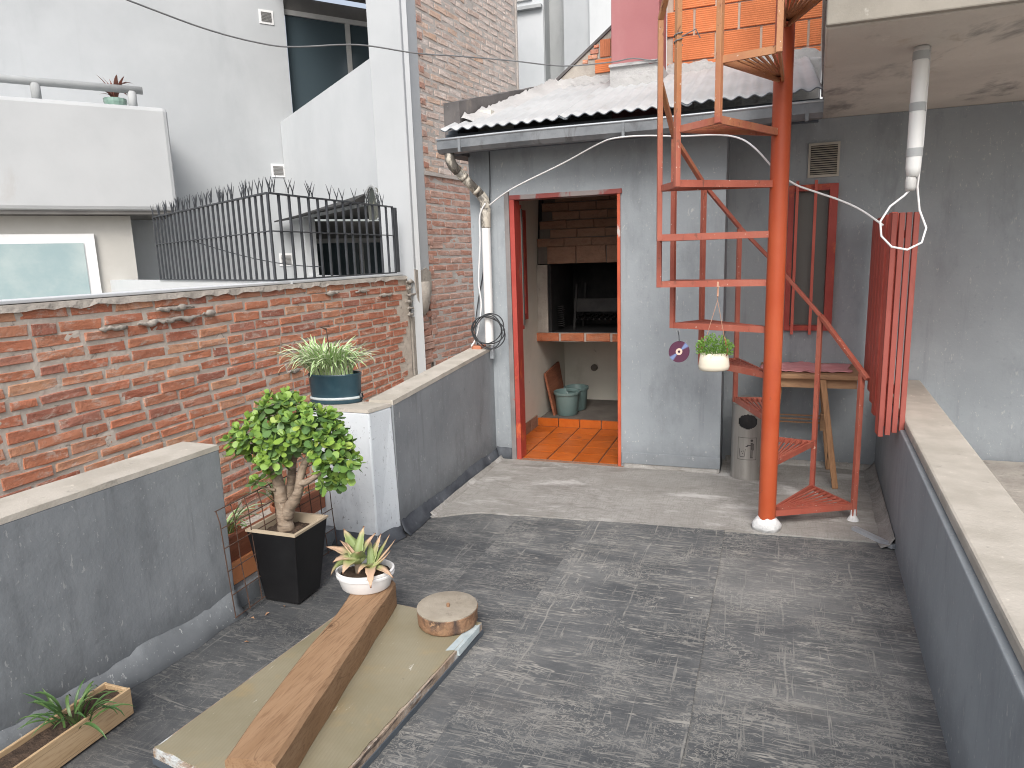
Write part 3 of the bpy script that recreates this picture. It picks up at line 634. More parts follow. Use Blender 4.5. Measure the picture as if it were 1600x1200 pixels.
# balcony plant and rail at the far left
bp = thing('metal_rail', (-7.05, 6.75, 3.475), 'pale tubular rail on top of the solid white balcony', 'railing')
r0 = BR - A * .22 + B * .25; mb = MB(); mb.tube([(r0.x, r0.y, 3.70), tuple((r0 - A * 3.2) + Vector((0, 0, 3.70)))], .045, 10); part('rail', mb, M['grey_render'], bp, smooth=True)
for d in (.12, 1.1, 2.1): p = r0 - A * d; mb = MB(); mb.tube([(p.x, p.y, 3.47), (p.x, p.y, 3.68)], .05, 10); part('post', mb, M['grey_render'], bp, smooth=True)
def straps(name, parent, c, n, L, w, mats, seed, spread=1.0, lo=.35, base=.04, zmax=1.35, group=None):
    """arching strap leaves, one object per leaf, a few shared meshes"""
    rg = random.Random(seed); var = []
    for q in range(7):
        mb = MB(); k = 7; bend = rg.uniform(.35, 1.5); vs = []; le = rg.uniform(.75, 1.05)
        x = z = 0; a = rg.uniform(1.0, 1.55)
        rows = []
        for i in range(k + 1):
            t = i / k; ww = w * (.55 + .45 * math.sin(min(1, t * 1.6) * math.pi / 2)) * (1 - t ** 3) + .0006
            rows.append((x, z, ww)); x += math.cos(a) * L * le / k; z += math.sin(a) * L * le / k; a -= bend / k * (1 + t) * 1.25
        for x_, z_, ww in rows: vs += [(x_, -ww, z_ + ww * .25), (x_, -ww * .68, z_), (x_, ww * .68, z_), (x_, ww, z_ + ww * .25)]
        for i in range(k):
            for j in range(3):
                mb.mi = 0 if j == 1 or len(mats) == 1 else 1
                mb.f.append([i * 4 + j, i * 4 + j + 1, i * 4 + 5 + j, i * 4 + 4 + j]); mb.m.append(mb.mi)
        mb.v = vs; var.append(mb.mesh(name, mats, True))
    for i in range(n):
        th = rg.uniform(0, 2 * math.pi); rr = base * math.sqrt(rg.random())
        put(name, rg.choice(var), parent, (c[0] + math.cos(th) * rr * spread, c[1] + math.sin(th) * rr * .8, c[2]), Euler((rg.uniform(-.25, .25), rg.uniform(-.35, .30), th + rg.uniform(-.6, .6))), (rg.uniform(.7, 1.1),) * 3)
bpl = thing('balcony_plant', (r0.x - .22, r0.y - .2, 3.475), 'small reddish agave in a glass dish on the white balcony', 'plant')
pc = r0 - A * .3 + B * .12; mb = MB(); mb.lathe([(.10, 3.475), (.13, 3.56), (.13, 3.60), (.11, 3.60)], pc.x, pc.y, 14); part('dish', mb, surf('green glass', (.2, .32, .27), (.3, .42, .36), 6, .2, 0), bpl)
straps('leaf', bpl, (pc.x, pc.y, 3.6), 22, .34, .028, [M['redleaf']], 5, 1, base=.03)

# far white buildings behind the tower
fb = thing('apartment_building', (-3.9, 14.4, -3.8), 'distant white building with stepped facade right of the brick tower', 'building')
def fbox(name, x0, x1, y0, m, z1=13, z0=-3.8): mb = MB(); mb.box(x0, x1, y0, y0 + .8, z0, z1); return part(name, mb, m, fb)
fbox('wall', -7.5, -4.16, 14.0, M['white_render']); fbox('return_wall', -4.159, -3.72, 14.35, M['grey_render'])
mb = MB(); mb.extr([(-4.155, 14.0, -3.8), (-4.155, 14.35, -3.8), (-4.155, 14.35, 13), (-4.155, 14.0, 13)], (.02, 0, 0)); part('reveal', mb, M['grey_render'], fb)
fbox('wall', -3.719, -3.19, 13.9, M['white_render_shaded']); fbox('wall', -3.189, 6, 13.8, M['white_render'])
fw = fbox('window', -5.4, -4.38, 13.96, M['alu'], 8.2, 6.5); mb = MB(); mb.box(-5.3, -4.48, 13.94, 13.955, 6.58, 8.1); part('pane', mb, M['glass'], fw)
mb = MB(); mb.box(-5.6, -4.17, 13.9, 13.999, 6.32, 6.38); part('sill', mb, M['grey_render'], fb)

# ------------------------------------------------------------------ spiked railing
rl = thing('spiked_railing', (-3.4, 4.3, 1.42), 'dark iron railing with forked spikes turning a corner above the red brick wall', 'railing')
C0 = Vector((-3.34, 4.22, 0)); C1 = Vector((-3.34, 6.02, 0)); DL = Vector((-.884, .468, 0)); CL = C0 + DL * 2.75
mb = MB(); mb.box(-.008, .008, -.008, .008, 1.44, 2.052); bar_me = mb.mesh('bar', M['railiron'])
mb = MB(); mb.bar((0, 0, 2.062), (0, 0, 2.09), .008, .008)
for sx in (-1, 1): mb.tube([(0, 0, 2.085), (sx * .018, 0, 2.125), (sx * .045, 0, 2.175)], [.0045, .004, .001], 5)
spike_me = mb.mesh('spike', M['railiron'])
for P0, P1, ang_, nb_ in ((C0, C1, math.pi / 2, 15), (C0, CL, math.atan2(DL.y, DL.x), 25)):
    for zc, h in ((2.057, .012), (1.436, .012), (1.79, .008)):
        mb = MB(); mb.bar((P0.x, P0.y, zc), (P1.x, P1.y, zc), .024, h); part('rail', mb, M['railiron'], rl)
    for i in range(nb_ + 1):
        if i == 0 and P1 is CL: continue
        p = P0.lerp(P1, i / nb_); put('bar', bar_me, rl, (p.x, p.y, 0), Euler((0, 0, ang_)))
    for i in range(nb_ * 2 if P1 is CL else nb_):
        p = P0.lerp(P1, (i + .5) / (nb_ * 2 if P1 is CL else nb_)); put('spike', spike_me, rl, (p.x, p.y, 0), Euler((rj(.03), rj(.03), ang_ + rj(.06))))
for d in (.035, .0): put('bar', bar_me, rl, (C1.x, C1.y + .02 + d, 0), None, (1.6, 1.6, 1))
up = thing('low_white_wall', (-4.6, 4.9, 1.0), 'low white upstand under the left run of the spiked railing', 'wall')
slabpart('upstand', C0 + DL * .06, CL + DL * 3.0, .2, 1.425, .16, M['white_render'], up, side=-1)
mb = MB(); mb.prism([(-3.55, .4), (-3.55, 6.2), (-8.8, 8.5), (-9, 2)], -.2, .15); tag(part('neighbour_yard', mb, M['cement'], None), kind='structure')
hw = thing('hanging_wire', (-4.3, 4.8, 1.6), 'thin dark wire sagging across the bars of the spiked railing', 'wire')
mb = MB(); pts = []
for i in range(15):
    t = i / 14; p = (C0 + DL * 1.75).lerp(C0 + Vector((0, .55, 0)), t); pts.append((p.x + .03, p.y - .02, 1.79 - .27 * math.sin(t * 1.45)))
mb.tube(pts, .004, 5); part('wire', mb, M['railiron'], hw)

# ------------------------------------------------------------------ grill house
gh = thing('grill_house', (-1.1, 5.8, 0), 'grey painted outbuilding with open red framed doorway and corrugated roof', 'building')
def wall_open(name, x0, x1, z0, z1, y0, y1, ops, mats, parent, step=None):
    """wall in the XZ plane with rectangular openings, mats[0] front, mats[1] back and reveals"""
    xs = sorted({x0, x1, *[v for o in ops for v in o[:2]]}); zs = sorted({z0, z1, *[v for o in ops for v in o[2:]]})
    inside = lambda x, z: any(o[0] < x < o[1] and o[2] < z < o[3] for o in ops)
    mb = MB()
    cell = lambda i, j: 0 <= i < len(xs) - 1 and 0 <= j < len(zs) - 1 and not inside((xs[i] + xs[i + 1]) / 2, (zs[j] + zs[j + 1]) / 2)
    for i in range(len(xs) - 1):
        for j in range(len(zs) - 1):
            if not cell(i, j): continue
            a, b, c, d = xs[i], xs[i + 1], zs[j], zs[j + 1]
            mb.mi = 0; mb.add([(a, y0, c), (b, y0, c), (b, y0, d), (a, y0, d)], [(0, 1, 2, 3)])
            mb.mi = 1; mb.add([(a, y1, c), (b, y1, c), (b, y1, d), (a, y1, d)], [(3, 2, 1, 0)])
            mb.mi = 0
            if not cell(i - 1, j): mb.add([(a, y0, c), (a, y1, c), (a, y1, d), (a, y0, d)], [(3, 2, 1, 0)])
            if not cell(i + 1, j): mb.add([(b, y0, c), (b, y1, c), (b, y1, d), (b, y0, d)], [(0, 1, 2, 3)])
            if not cell(i, j - 1): mb.add([(a, y0, c), (b, y0, c), (b, y1, c), (a, y1, c)], [(3, 2, 1, 0)])
            if not cell(i, j + 1): mb.add([(a, y0, d), (b, y0, d), (b, y1, d), (a, y1, d)], [(0, 1, 2, 3)])
    return part(name, mb, mats, parent)
DX0, DX1, DZ = -1.735, -.922, 1.985
FM = [M['facade'], M['interior']]
wall_open('front_wall', -2.045, -.225, -.05, 2.40, 4.87, 4.99, [(DX0, DX1, -.04, DZ)], FM, gh)
mb = MB(); mb.box(-2.045, -1.90, 4.991, 6.99, -.05, 2.62); part('left_wall', mb, M['interior'], gh)
mb = MB(); mb.box(-.345, -.225, 4.991, 6.99, -.05, 2.40); part('partition_wall', mb, M['facade'], gh)
mb = MB(); mb.box(-1.899, -.346, 6.90, 6.99, -.05, 2.62); part('back_wall', mb, M['interior'], gh)
mb = MB(); mb.box(-1.899, -.346, 4.991, 6.899, 2.33, 2.39); part('ceiling', mb, M['interior'], gh)
wall_open('niche_wall', -.224, 2.6, -.05, 2.384, 5.22, 5.34, [(.17, .476, .98, 1.965)], [M['facade'], M['interior']], gh)
mb = MB(); mb.box(.0, .9, 5.9, 5.95, .3, 2.3); part('room_backdrop', mb, M['interior'], gh)
# tar flashing and cracked mortar foot along the facade
def foot(name, pts, h, mat, parent, out=.02, seed=0):
    mb = MB(); vs = []; fs = []; k = 0
    for (a, b, nr) in pts:
        a = Vector(a); b = Vector(b); nr = Vector(nr); L = (b - a).length; m = max(3, int(L / .03)); o = len(vs)
        for i in range(m + 1):
            p = a.lerp(b, i / m); hh = h * (1 + .22 * noise.noise(Vector((p.x * 4, p.y * 4, seed))) + .12 * noise.noise(Vector((p.x * 29, p.y * 29, seed + 3))))
            oo = out * (1 + .3 * noise.noise(Vector((p.x * 6, p.y * 6, seed + 9))))
            vs += [tuple(p + nr * .003 + Vector((0, 0, hh))), tuple(p + nr * oo * .6 + Vector((0, 0, hh * .35))), tuple(p + nr * oo * 1.6 + Vector((0, 0, .001)))]
        for i in range(m):
            for k in range(2): fs.append((o + i * 3 + k, o + i * 3 + k + 1, o + i * 3 + 4 + k, o + i * 3 + 3 + k))
    mb.add(vs, fs); o = part(name, mb, mat, parent, smooth=True)
    md = o.modifiers.new('th', 'SOLIDIFY'); md.thickness = .002; return o
foot('tar_foot', [((-1.90, 4.87, 0), (DX0 - .03, 4.87, 0), (0, -1, 0))], .09, M['tar'], gh, .012)
foot('mortar_foot', [((DX1 + .02, 4.87, .0), (-.225, 4.87, 0), (0, -1, 0))], .03, M['lightfloor'], gh, .014, 4)
foot('mortar_foot', [((-.2, 5.22, 0), (.8, 5.22, 0), (0, -1, 0))], .035, M['lightfloor'], gh, .03, 7)
mb = MB(); mb.box(DX1 + .004, -.222, 4.862, 4.869, .03, .115); part('render_band', mb, M['facade'], gh, bevel=.003)
# door frame (jambs and head), slightly proud
df = MB(); 
mb = MB(); mb.box(DX0 - .035, DX0 + .0, 4.852, 4.895, .0, DZ + .03); fr = part('door_frame', mb, surf('grey primer', (.17, .16, .16), (.23, .21, .205), 6, .7, .2, 40, [((.38, .06, .045), 7, .62, .7)]), gh)
mb = MB(); mb.box(DX0 + .001, DX0 + .038, 4.858, 4.985, .0, DZ - .03); part('jamb', mb, M['redframe'], fr, bevel=.003)
mb = MB(); mb.box(DX1 - .022, DX1 + .001, 4.858, 4.985, .0, DZ - .03); part('jamb', mb, surf('worn red paint', (.43, .07, .035), (.55, .12, .05), 5, .55, .2, 40, [((.5, .47, .45), 9, .62, .7, (1, 1, .4))]), fr, bevel=.003)
mb = MB(); mb.box(DX0 + .001, DX1 + .012, 4.855, 4.985, DZ - .029, DZ + .004); part('head', mb, M['headpaint'], fr, bevel=.003)
# red inner window leaf on the left interior wall
iw = MB(); iw.box(-1.898, -1.872, 5.25, 5.30, 1.02, 1.93); iwo = part('inner_window', iw, M['redframe'], gh)
for b_ in ((5.60, 5.65, 1.02, 1.93), (5.301, 5.599, 1.02, 1.07), (5.301, 5.599, 1.87, 1.93)):
    mb = MB(); mb.box(-1.898, -1.870, *b_); part('frame_bar', mb, M['redframe'], iwo)
mb = MB(); mb.box(-1.897, -1.885, 5.301, 5.599, 1.071, 1.869); part('pane', mb, M['glassdim'], iwo)
for b_, mm in (((-1.735, -1.70, 5.0, 5.035, 1.0, 1.93), 'redframe'), ((-1.698, -1.692, 5.002, 5.03, 1.03, 1.9), 'glassdim')):
    mb = MB(); mb.box(*b_); part('leaf_stile', mb, M[mm], iwo)
# tiled floor
tf = MB(); tf.box(-1.899, -.346, 4.90, 5.95, -.05, .000); tfo = part('tile_bed', tf, M['grout'], gh)
mb = MB(); mb.box(-.0945, .0945, -.0945, .0945, 0, .007); tme = mb.mesh('tile', M['tile'])
for i in range(8):
    for j in range(6):
        x = -1.80 + i * .2; y = 4.995 + j * .2 + (.0)
        if x + .1 > -.34: continue
        if j == 5: 
            mb2 = MB(); continue
        put('tile', tme, tfo, (x, y, .0005), Euler((rj(.004), rj(.004), rj(.006))), (1, 1, 1))
mb = MB(); mb.box(-.096, .096, -.012, .012, 0, .075); rme = mb.mesh('riser_tile', M['tile'])
for i in range(8):
    if -1.80 + i * .2 + .1 > -.34: continue
    put('riser_tile', rme, tfo, (-1.80 + i * .2, 5.938, .0005))
for j in range(5):
    mb = MB(); mb.box(-1.899, -1.888, 4.995 + j * .2 - .096, 4.995 + j * .2 + .096, .008, .11); part('skirting_tile', mb, M['grillbrick'], tfo)
mb = MB(); mb.box(-1.74, -.90, 4.85, 4.899, -.04, .005); part('threshold', mb, M['grillbrick'], gh)
# barred window of the niche
wf = MB(); wf.box(.17, .205, 5.19, 5.26, .98, 1.965); wfo = part('barred_window', wf, M['redframe'], gh)
for b_ in ((.425, .476, .98, 1.965), (.2051, .4249, 1.925, 1.965), (.2051, .4249, .98, 1.015)):
    mb = MB(); mb.box(b_[0], b_[1], 5.19, 5.26, b_[2], b_[3]); part('frame_bar', mb, M['redframe'], wfo)
for x in (.222, .337):
    mb = MB(); mb.box(x - .009, x + .009, 5.165, 5.183, .955, 1.99); part('bar', mb, M['redscreen'], wfo)
mb = MB(); mb.box(.2051, .4249, 5.262, 5.272, 1.0155, 1.9245); part('pane', mb, M['glassdim'], wfo)
# vent over it
vf = MB(); vf.box(.283, .474, 5.205, 5.219, 2.01, 2.23); vfo = part('vent', vf, surf('aged vent plate', (.42, .39, .34), (.5, .47, .41), 8, .7, .1, 50), gh)
mb = MB(); mb.box(.297, .460, 5.2035, 5.2049, 2.026, 2.214); part('recess', mb, M['soot'], vfo)
for i in range(13):
    z = 2.033 + i * .0143; mb = MB(); mb.hexa([(.298, 5.196, z - .003), (.459, 5.196, z - .003), (.459, 5.203, z + .002), (.298, 5.203, z + .002), (.298, 5.196, z + .001), (.459, 5.196, z + .001), (.459, 5.203, z + .006), (.298, 5.203, z + .006)]); part('slat', mb, surf('vent slat', (.36, .33, .28), (.42, .39, .34), 8, .7, 0) if i == 0 else bpy.data.materials['vent slat'], vfo)
# corrugated roof in sheets
RS = .345
def roofz(y): return 2.42 + RS * (y - 4.52)
def sheet(xa, xb, dz):
    mb = MB(); p = .085; nx = int((xb - xa) / (p / 8)); ny = 14; vs = []; fs = []
    for i in range(nx + 1):
        x = xa + (xb - xa) * i / nx; w = .0095 * math.sin(2 * math.pi * x / p)
        for j in range(ny + 1):
            y = 4.52 + (6.22 - 4.52) * j / ny
            y += .012 * noise.noise(Vector((x * 2, 7, 1))) if j == 0 else 0
            sag = .006 * noise.noise(Vector((x * 1.5, y * 1.5, 3)))
            vs.append((x, y, roofz(y) + w * (1 if j == 0 else .75) + dz + sag))
    for i in range(nx):
        for j in range(ny): a = i * (ny + 1) + j; fs.append((a, a + ny + 1, a + ny + 2, a + 1))
    mb.add(vs, fs); mb.m = [0] * len(mb.f)
    o = part('corrugated_sheet', mb, [M['roofwhite'], M['rooffiber']], gh, smooth=True)
    md = o.modifiers.new('th', 'SOLIDIFY'); md.thickness = .007; md.offset = -1; md.material_offset = 1; md.material_offset_rim = 1
for xa, xb, dz in ((-2.10, -1.20, 0), (-1.26, -.42, .008), (-.48, .308, .016)): sheet(xa, xb, dz)
mb = MB(); mb.box(-2.12, .30, 4.662, 4.69, 2.28, 2.412); part('fascia_board', mb, M['fascia'], gh)
mb = MB(); mb.box(-2.045, .30, 4.691, 4.869, 2.332, 2.35); part('soffit', mb, M['facade'], gh)
mb = MB(); mb.hexa([(-2.12, 4.70, 2.36), (-2.045, 4.70, 2.36), (-2.045, 6.9, 2.36), (-2.12, 6.9, 2.36), (-2.12, 4.70, 2.44), (-2.045, 4.70, 2.44), (-2.045, 6.9, 3.10), (-2.12, 6.9, 3.10)]); part('verge_board', mb, M['fascia'], gh)
# gutter
mb = MB(); prof = [(4.655, 2.372), (4.65, 2.278), (4.572, 2.276), (4.548, 2.300), (4.545, 2.356)]
vs = []; fs = []; xs = [-2.14 + 2.455 * i / 12 for i in range(13)]
for x in xs:
    dz = .004 * math.sin(x * 3)
    for y, z in prof: vs.append((x, y, z + dz + .012 * (x + 2.14) / 2.45))
for i in range(12):
    for k in range(4): fs.append((i * 5 + k, i * 5 + k + 1, i * 5 + 6 + k, i * 5 + 5 + k))
mb.add(vs, fs); gt = part('gutter', mb, M['zinc'], gh); md = gt.modifiers.new('th', 'SOLIDIFY'); md.thickness = .003
mb = MB(); mb.tube([(x, 4.543, 2.362 + .004 * math.sin(x * 3) + .012 * (x + 2.14) / 2.45) for x in xs], .008, 8); part('lip', mb, M['zinclip'], gt, smooth=True)
mb = MB(); mb.extr([(-2.139, y, z + .001) for y, z in prof], (-.003, 0, 0)); part('end_cap', mb, M['zinc'], gt)
for x in (-1.98, -.85, .22): mb = MB(); mb.box(x, x + .018, 4.538, 4.57, 2.272, 2.36); part('clip', mb, M['zinc'], gt)
# downpipe
mb = MB(); mb.tube([(-2.075, 4.605, 2.30), (-2.075, 4.61, 2.235), (-2.065, 4.63, 2.195), (-2.04, 4.66, 2.16)], [.037, .037, .036, .036], 14); dp = part('downpipe', mb, M['pvcold'], gh, smooth=True)
mb = MB(); mb.tube([(-2.045, 4.655, 2.166), (-1.925, 4.785, 2.00)], .033, 14); part('slanted_length', mb, M['pvcold'], dp, smooth=True)
mb = MB(); mb.tube([(-1.925, 4.785, 2.00), (-1.905, 4.803, 1.965), (-1.90, 4.808, 1.93), (-1.90, 4.808, 1.87)], .036, 14); part('elbow', mb, M['pvcold'], dp, smooth=True)
mb = MB(); mb.tube([(-1.90, 4.808, 1.905), (-1.90, 4.808, 1.86), (-1.90, 4.808, 1.77), (-1.90, 4.808, 1.765)], [.039, .037, .036, .034], 14); part('collar', mb, M['pvcold'], dp, smooth=True)
mb = MB(); mb.tube([(-1.90, 4.808, 1.83), (-1.903, 4.808, 1.3), (-1.907, 4.808, .905)], .0325, 16); part('pipe_length', mb, M['pvc'], dp, auto=40)
for z in (2.12, 2.03): 
    t = (2.166 - z) / .166; mb = MB(); c = Vector((-2.045, 4.655, 2.166)).lerp(Vector((-1.925, 4.785, 2.0)), t); d = Vector((.12, .13, -.166)).normalized() * .012
    mb.tube([c - d, c + d], .0365, 14); part('joint_ring', mb, M['pvcold'], dp, smooth=True)

# brick barbecue inside
bq = thing('brick_barbecue', (-1.12, 6.4, .0), 'smoky brick barbecue with stepped hood and open black firebox inside the doorway', 'barbecue')
mb = MB(); mb.box(-1.899, -.346, 5.951, 6.899, -.05, .062); part('plinth', mb, M['hearth'], bq, bevel=.006)
mb = MB(); mb.box(-1.90 + .003, -.35, 6.07, 6.897, .80, .852); part('shelf_slab', mb, M['hearth'], bq)
sb = brick_variants(.215, .072, .1, M['shelfbrick'], 5, .004)
for i in range(7):
    put('shelf_brick', rng.choice(sb), bq, (-1.80 + i * .235, 5.965, .822), Euler((0, 0, -math.pi / 2)))
mb = MB(); mb.box(-1.897, -.35, 5.975, 6.069, .784, .86); part('shelf_mortar', mb, M['mortar_tower'], bq)
mb = MB(); mb.box(-1.897, -1.80, 6.0, 6.896, .861, 1.47); part('cheek', mb, M['cement'], bq)
mb = MB(); mb.box(-1.799, -1.77, 6.02, 6.896, .861, 1.47); part('firebox_side', mb, M['soot'], bq)
mb = MB(); mb.box(-1.769, -.35, 6.80, 6.896, .861, 1.47); part('firebox_back', mb, M['soot'], bq)
mb = MB(); mb.box(-1.769, -.35, 6.03, 6.799, .853, .862); part('firebox_floor', mb, M['soot'], bq)
# hood: courses step back as they rise, each course slightly proud at its lower edge
zc = 1.478
lb = brick_variants(.262, .142, .09, M['grillbrick'], 4, .003, .004); hb = brick_variants(.246, .068, .08, M['grillbrick'], 5, .003, .004)
for r in range(10):
    h = .15 if r == 0 else .078; bm = lb if r == 0 else hb
    back = r * .022; u = -1.775 + (.0 if r % 2 else .11) + r * .006
    mb = MB(); mb.box(-1.885 + r * .004, -.35, 6.01 + back, 6.6, zc, zc + h - .001); part('course_core', mb, M['hearth'], bq)
    while u < -.36:
        put('hood_brick', rng.choice(bm), bq, (u, 5.995 + back + rj(.003), zc + h / 2 - (.0 if r == 0 else .004)), Euler((rj(.01), rj(.05) * 0, -math.pi / 2)), (1, 1, 1.05)); u += .27 if r == 0 else .25
    zc += h
mb = MB(); mb.hexa([(-1.898, 6.02, 1.40), (-1.876, 6.02, 1.40), (-1.876, 6.6, 1.40), (-1.898, 6.6, 1.40), (-1.898, 6.15, 2.3), (-1.86, 6.15, 2.3), (-1.86, 6.6, 2.3), (-1.898, 6.6, 2.3)]); part('hood_side', mb, M['soot'], bq)
bz = thing('fire_basket', (-1.35, 6.4, .862), 'black iron fire basket and grate standing inside the firebox', 'fire basket')
for x in (-1.62, -1.15):
    for y in (6.25, 6.6): mb = MB(); mb.bar((x, y, .862), (x + .03, y, 1.28), .02, .02); part('leg', mb, M['iron'], bz)
mb = MB(); mb.box(-1.62, -1.12, 6.25, 6.27, 1.12, 1.15).box(-1.62, -1.12, 6.25, 6.27, 1.03, 1.12); part('tray', mb, M['iron'], bz)
for i in range(9): mb = MB(); mb.tube([(-1.6 + i * .055, 6.24, .96), (-1.6 + i * .055, 6.62, .97)], .007, 6); part('grate_bar', mb, M['iron'], bz)
cs = thing('coil_spring', (-1.72, 6.15, .862), 'grey coil spring handle hanging at the left of the firebox', 'spring')
mb = MB(); mb.tube([(-1.71 + .03 * math.cos(i * .7), 6.13 + .03 * math.sin(i * .7), .90 + i * .0022) for i in range(90)], .004, 5); part('coil', mb, M['iron'], cs, smooth=True)
# bucket and leaning board
bu = thing('bucket', (-1.69, 6.18, .062), 'oval grey green plastic bucket on the hearth inside the doorway', 'bucket')
def oval(mb, prof, cx, cy, w, d, n=26, rot=0): return mb.lathe(prof, cx, cy, n, w, d, rot)
for k, (cx, cy, s_) in enumerate(((-1.685, 6.19, 1.0), (-1.655, 6.42, .96))):
    mb = MB(); oval(mb, [(.0, .064), (.78, .064), (.84, .075), (.97, .262), (1.06, .264), (1.07, .286), (1.0, .288), (.95, .282), (.8, .09), (0, .085)], cx, cy, .118 * s_, .135 * s_, 26)
    if k == 0: part('tub', mb, M['bucket'], bu, auto=50)
    else:
        b2 = thing('bucket', (-1.655, 6.42, .062), 'second oval grey green bucket half hidden behind the first', 'bucket'); part('tub', mb, M['bucket'], b2, auto=50)
lbd = thing('leaning_board', (-1.87, 6.25, .062), 'worn wooden board leaning on the cream wall behind the bucket', 'board')
mb = MB(); mb.hexa([(-1.80, 6.10, .063), (-1.78, 6.10, .063), (-1.80, 6.60, .063), (-1.82, 6.60, .063), (-1.885, 6.10, .46), (-1.865, 6.10, .46), (-1.872, 6.60, .50), (-1.892, 6.60, .50)]); part('board', mb, M['plank'], lbd)
sk = thing('wall_socket', (-1.62, 6.89, .4), 'small dark round fitting on the wall under the barbecue shelf', 'fitting')
mb = MB(); mb.tube([(-1.58, 6.899, .40), (-1.58, 6.875, .40)], .035, 12); part('cover', mb, M['hearth'], sk)

# ------------------------------------------------------------------ roof-top things
rp = thing('roof_parapet', (-1.95, 5.5, 2.4), 'blackened low parapet along the left edge of the corrugated roof', 'parapet')
def rib(p0, p1, n, th, zb, zt, amp, seed):
    mb = MB(); vs = []; fs = []; d = Vector((p1[0] - p0[0], p1[1] - p0[1], 0)); nr = Vector((-d.y, d.x, 0)).normalized()
    for i in range(n + 1):
        t = i / n; p = Vector((*p0, 0)) + d * t; e = amp * noise.noise(Vector((t * 9, seed, 0)))
        for q, z in ((p, zb), (p, zt(t) + e), (p + nr * th, zt(t) + e * .7 + .004), (p + nr * th, zb)): vs.append((q.x, q.y, z))
    for i in range(n):
        for k in range(4): fs.append((i * 4 + k, i * 4 + 4 + k, i * 4 + 4 + (k + 1) % 4, i * 4 + (k + 1) % 4))
    fs += [(0, 1, 2, 3), (n * 4 + 3, n * 4 + 2, n * 4 + 1, n * 4)]
    mb.add(vs, fs); return mb
part('render_wall', rib((-2.055, 4.77), (-1.745, 6.22), 30, .14, 2.28, lambda t: 2.652 + .39 * t, .012, 2), M['darkpar'], rp)
# white sealant smeared at its foot
mb = MB(); vs = []; fs = []; n = 60
for i in range(n + 1):
    t = i / n; x = -2.052 + .31 * t; y = 4.77 + 1.45 * t; zr = roofz(y)
    h = .03 + .05 * t + .05 * max(0, noise.noise(Vector((t * 14, 1, 0)))) + .02 * noise.noise(Vector((t * 50, 2, 0)))
    vs += [(x + .006, y, zr + h), (x + .025, y, zr + .03), (x + .15, y - .02, zr - .02)]
for i in range(n):
    for k in range(2): fs.append((i * 3 + k, i * 3 + k + 1, i * 3 + 4 + k, i * 3 + 3 + k))
mb.add(vs, fs); part('sealant', mb, M['roofwhite_thick'], rp, smooth=True)
ch = thing('chimney', (-.97, 6.0, 2.6), 'tall faded pink red painted chimney rising from the white roof', 'chimney')
mb = MB(); mb.box(-1.157, -.785, 5.75, 6.19, 2.6, 6.0); part('shaft', mb, M['chimney'], ch, bevel=.006)
def ragged(x0, x1, y, z0, zt, n, amp, seed, d, mat, parent, name='sealant'):
    mb = MB(); vs = []; fs = []
    for i in range(n + 1):
        x = x0 + (x1 - x0) * i / n; e = amp * (noise.noise(Vector((x * 9, seed, 0))) + .6 * noise.noise(Vector((x * 37, seed, 1))))
        vs += [(x, y, z0), (x, y, zt + e), (x, y + d, z0), (x, y + d, zt + e)]
    for i in range(n):
        a = i * 4; fs += [(a, a + 4, a + 5, a + 1), (a + 1, a + 5, a + 7, a + 3)]
    mb.add(vs, fs); return part(name, mb, mat, parent)
ragged(-1.165, -.76, 5.735, 2.7, 3.0, 40, .03, 3, .014, M['roofwhite_thick'], ch)
mb = MB(); mb.box(-1.17, -.765, 5.71, 5.734, 2.99, 3.01); part('drip_edge', mb, M['roofwhite_thick'], ch)
mb = MB(); mb.box(-.784, -.765, 5.74, 6.18, 2.7, 2.99); part('sealant', mb, M['roofwhite_thick'], ch)
hwall = thing('hollow_brick_wall', (-.5, 6.3, 2.5), 'bare orange hollow brick wall above the white corrugated roof', 'brick wall')
mb = MB(); mb.box(-.784, .40, 6.215, 6.36, 2.4, 5.6); part('mortar_core', mb, surf('pale mortar', (.42, .33, .27), (.5, .42, .35), 8, .95, .7, 40), hwall)
hv = []
def hbrick(w, h): 
    mb = MB(); mb.box(-w / 2, w / 2, -.012, .1, -h / 2, h / 2); return mb.mesh('brick', M['hollow'])
hme = hbrick(.332, .182)
for r in range(8):
    u = -.784 + (.05 if r % 2 else -.12)
    while u < .39:
        a_ = max(u, -.783); b_ = min(u + .333, .392)
        if b_ - a_ > .05:
            c = (a_ + b_) / 2; put('brick', hme, hwall, (c, 6.212 + rj(.002), 2.99 + r * .197), Euler((rj(.004), rj(.008), 0)), ((b_ - a_ - .006) / .332, 1, 1))
        u += .346
ragged(-.78, .40, 6.190, 2.6, 3.07, 60, .04, 8, .02, M['roofwhite_thick'], hwall)
mb = MB(); mb.box(-.70, .40, 6.15, 6.20, 2.6, 2.995); part('sealant_cove', mb, M['roofwhite_thick'], hwall, bevel=.02)
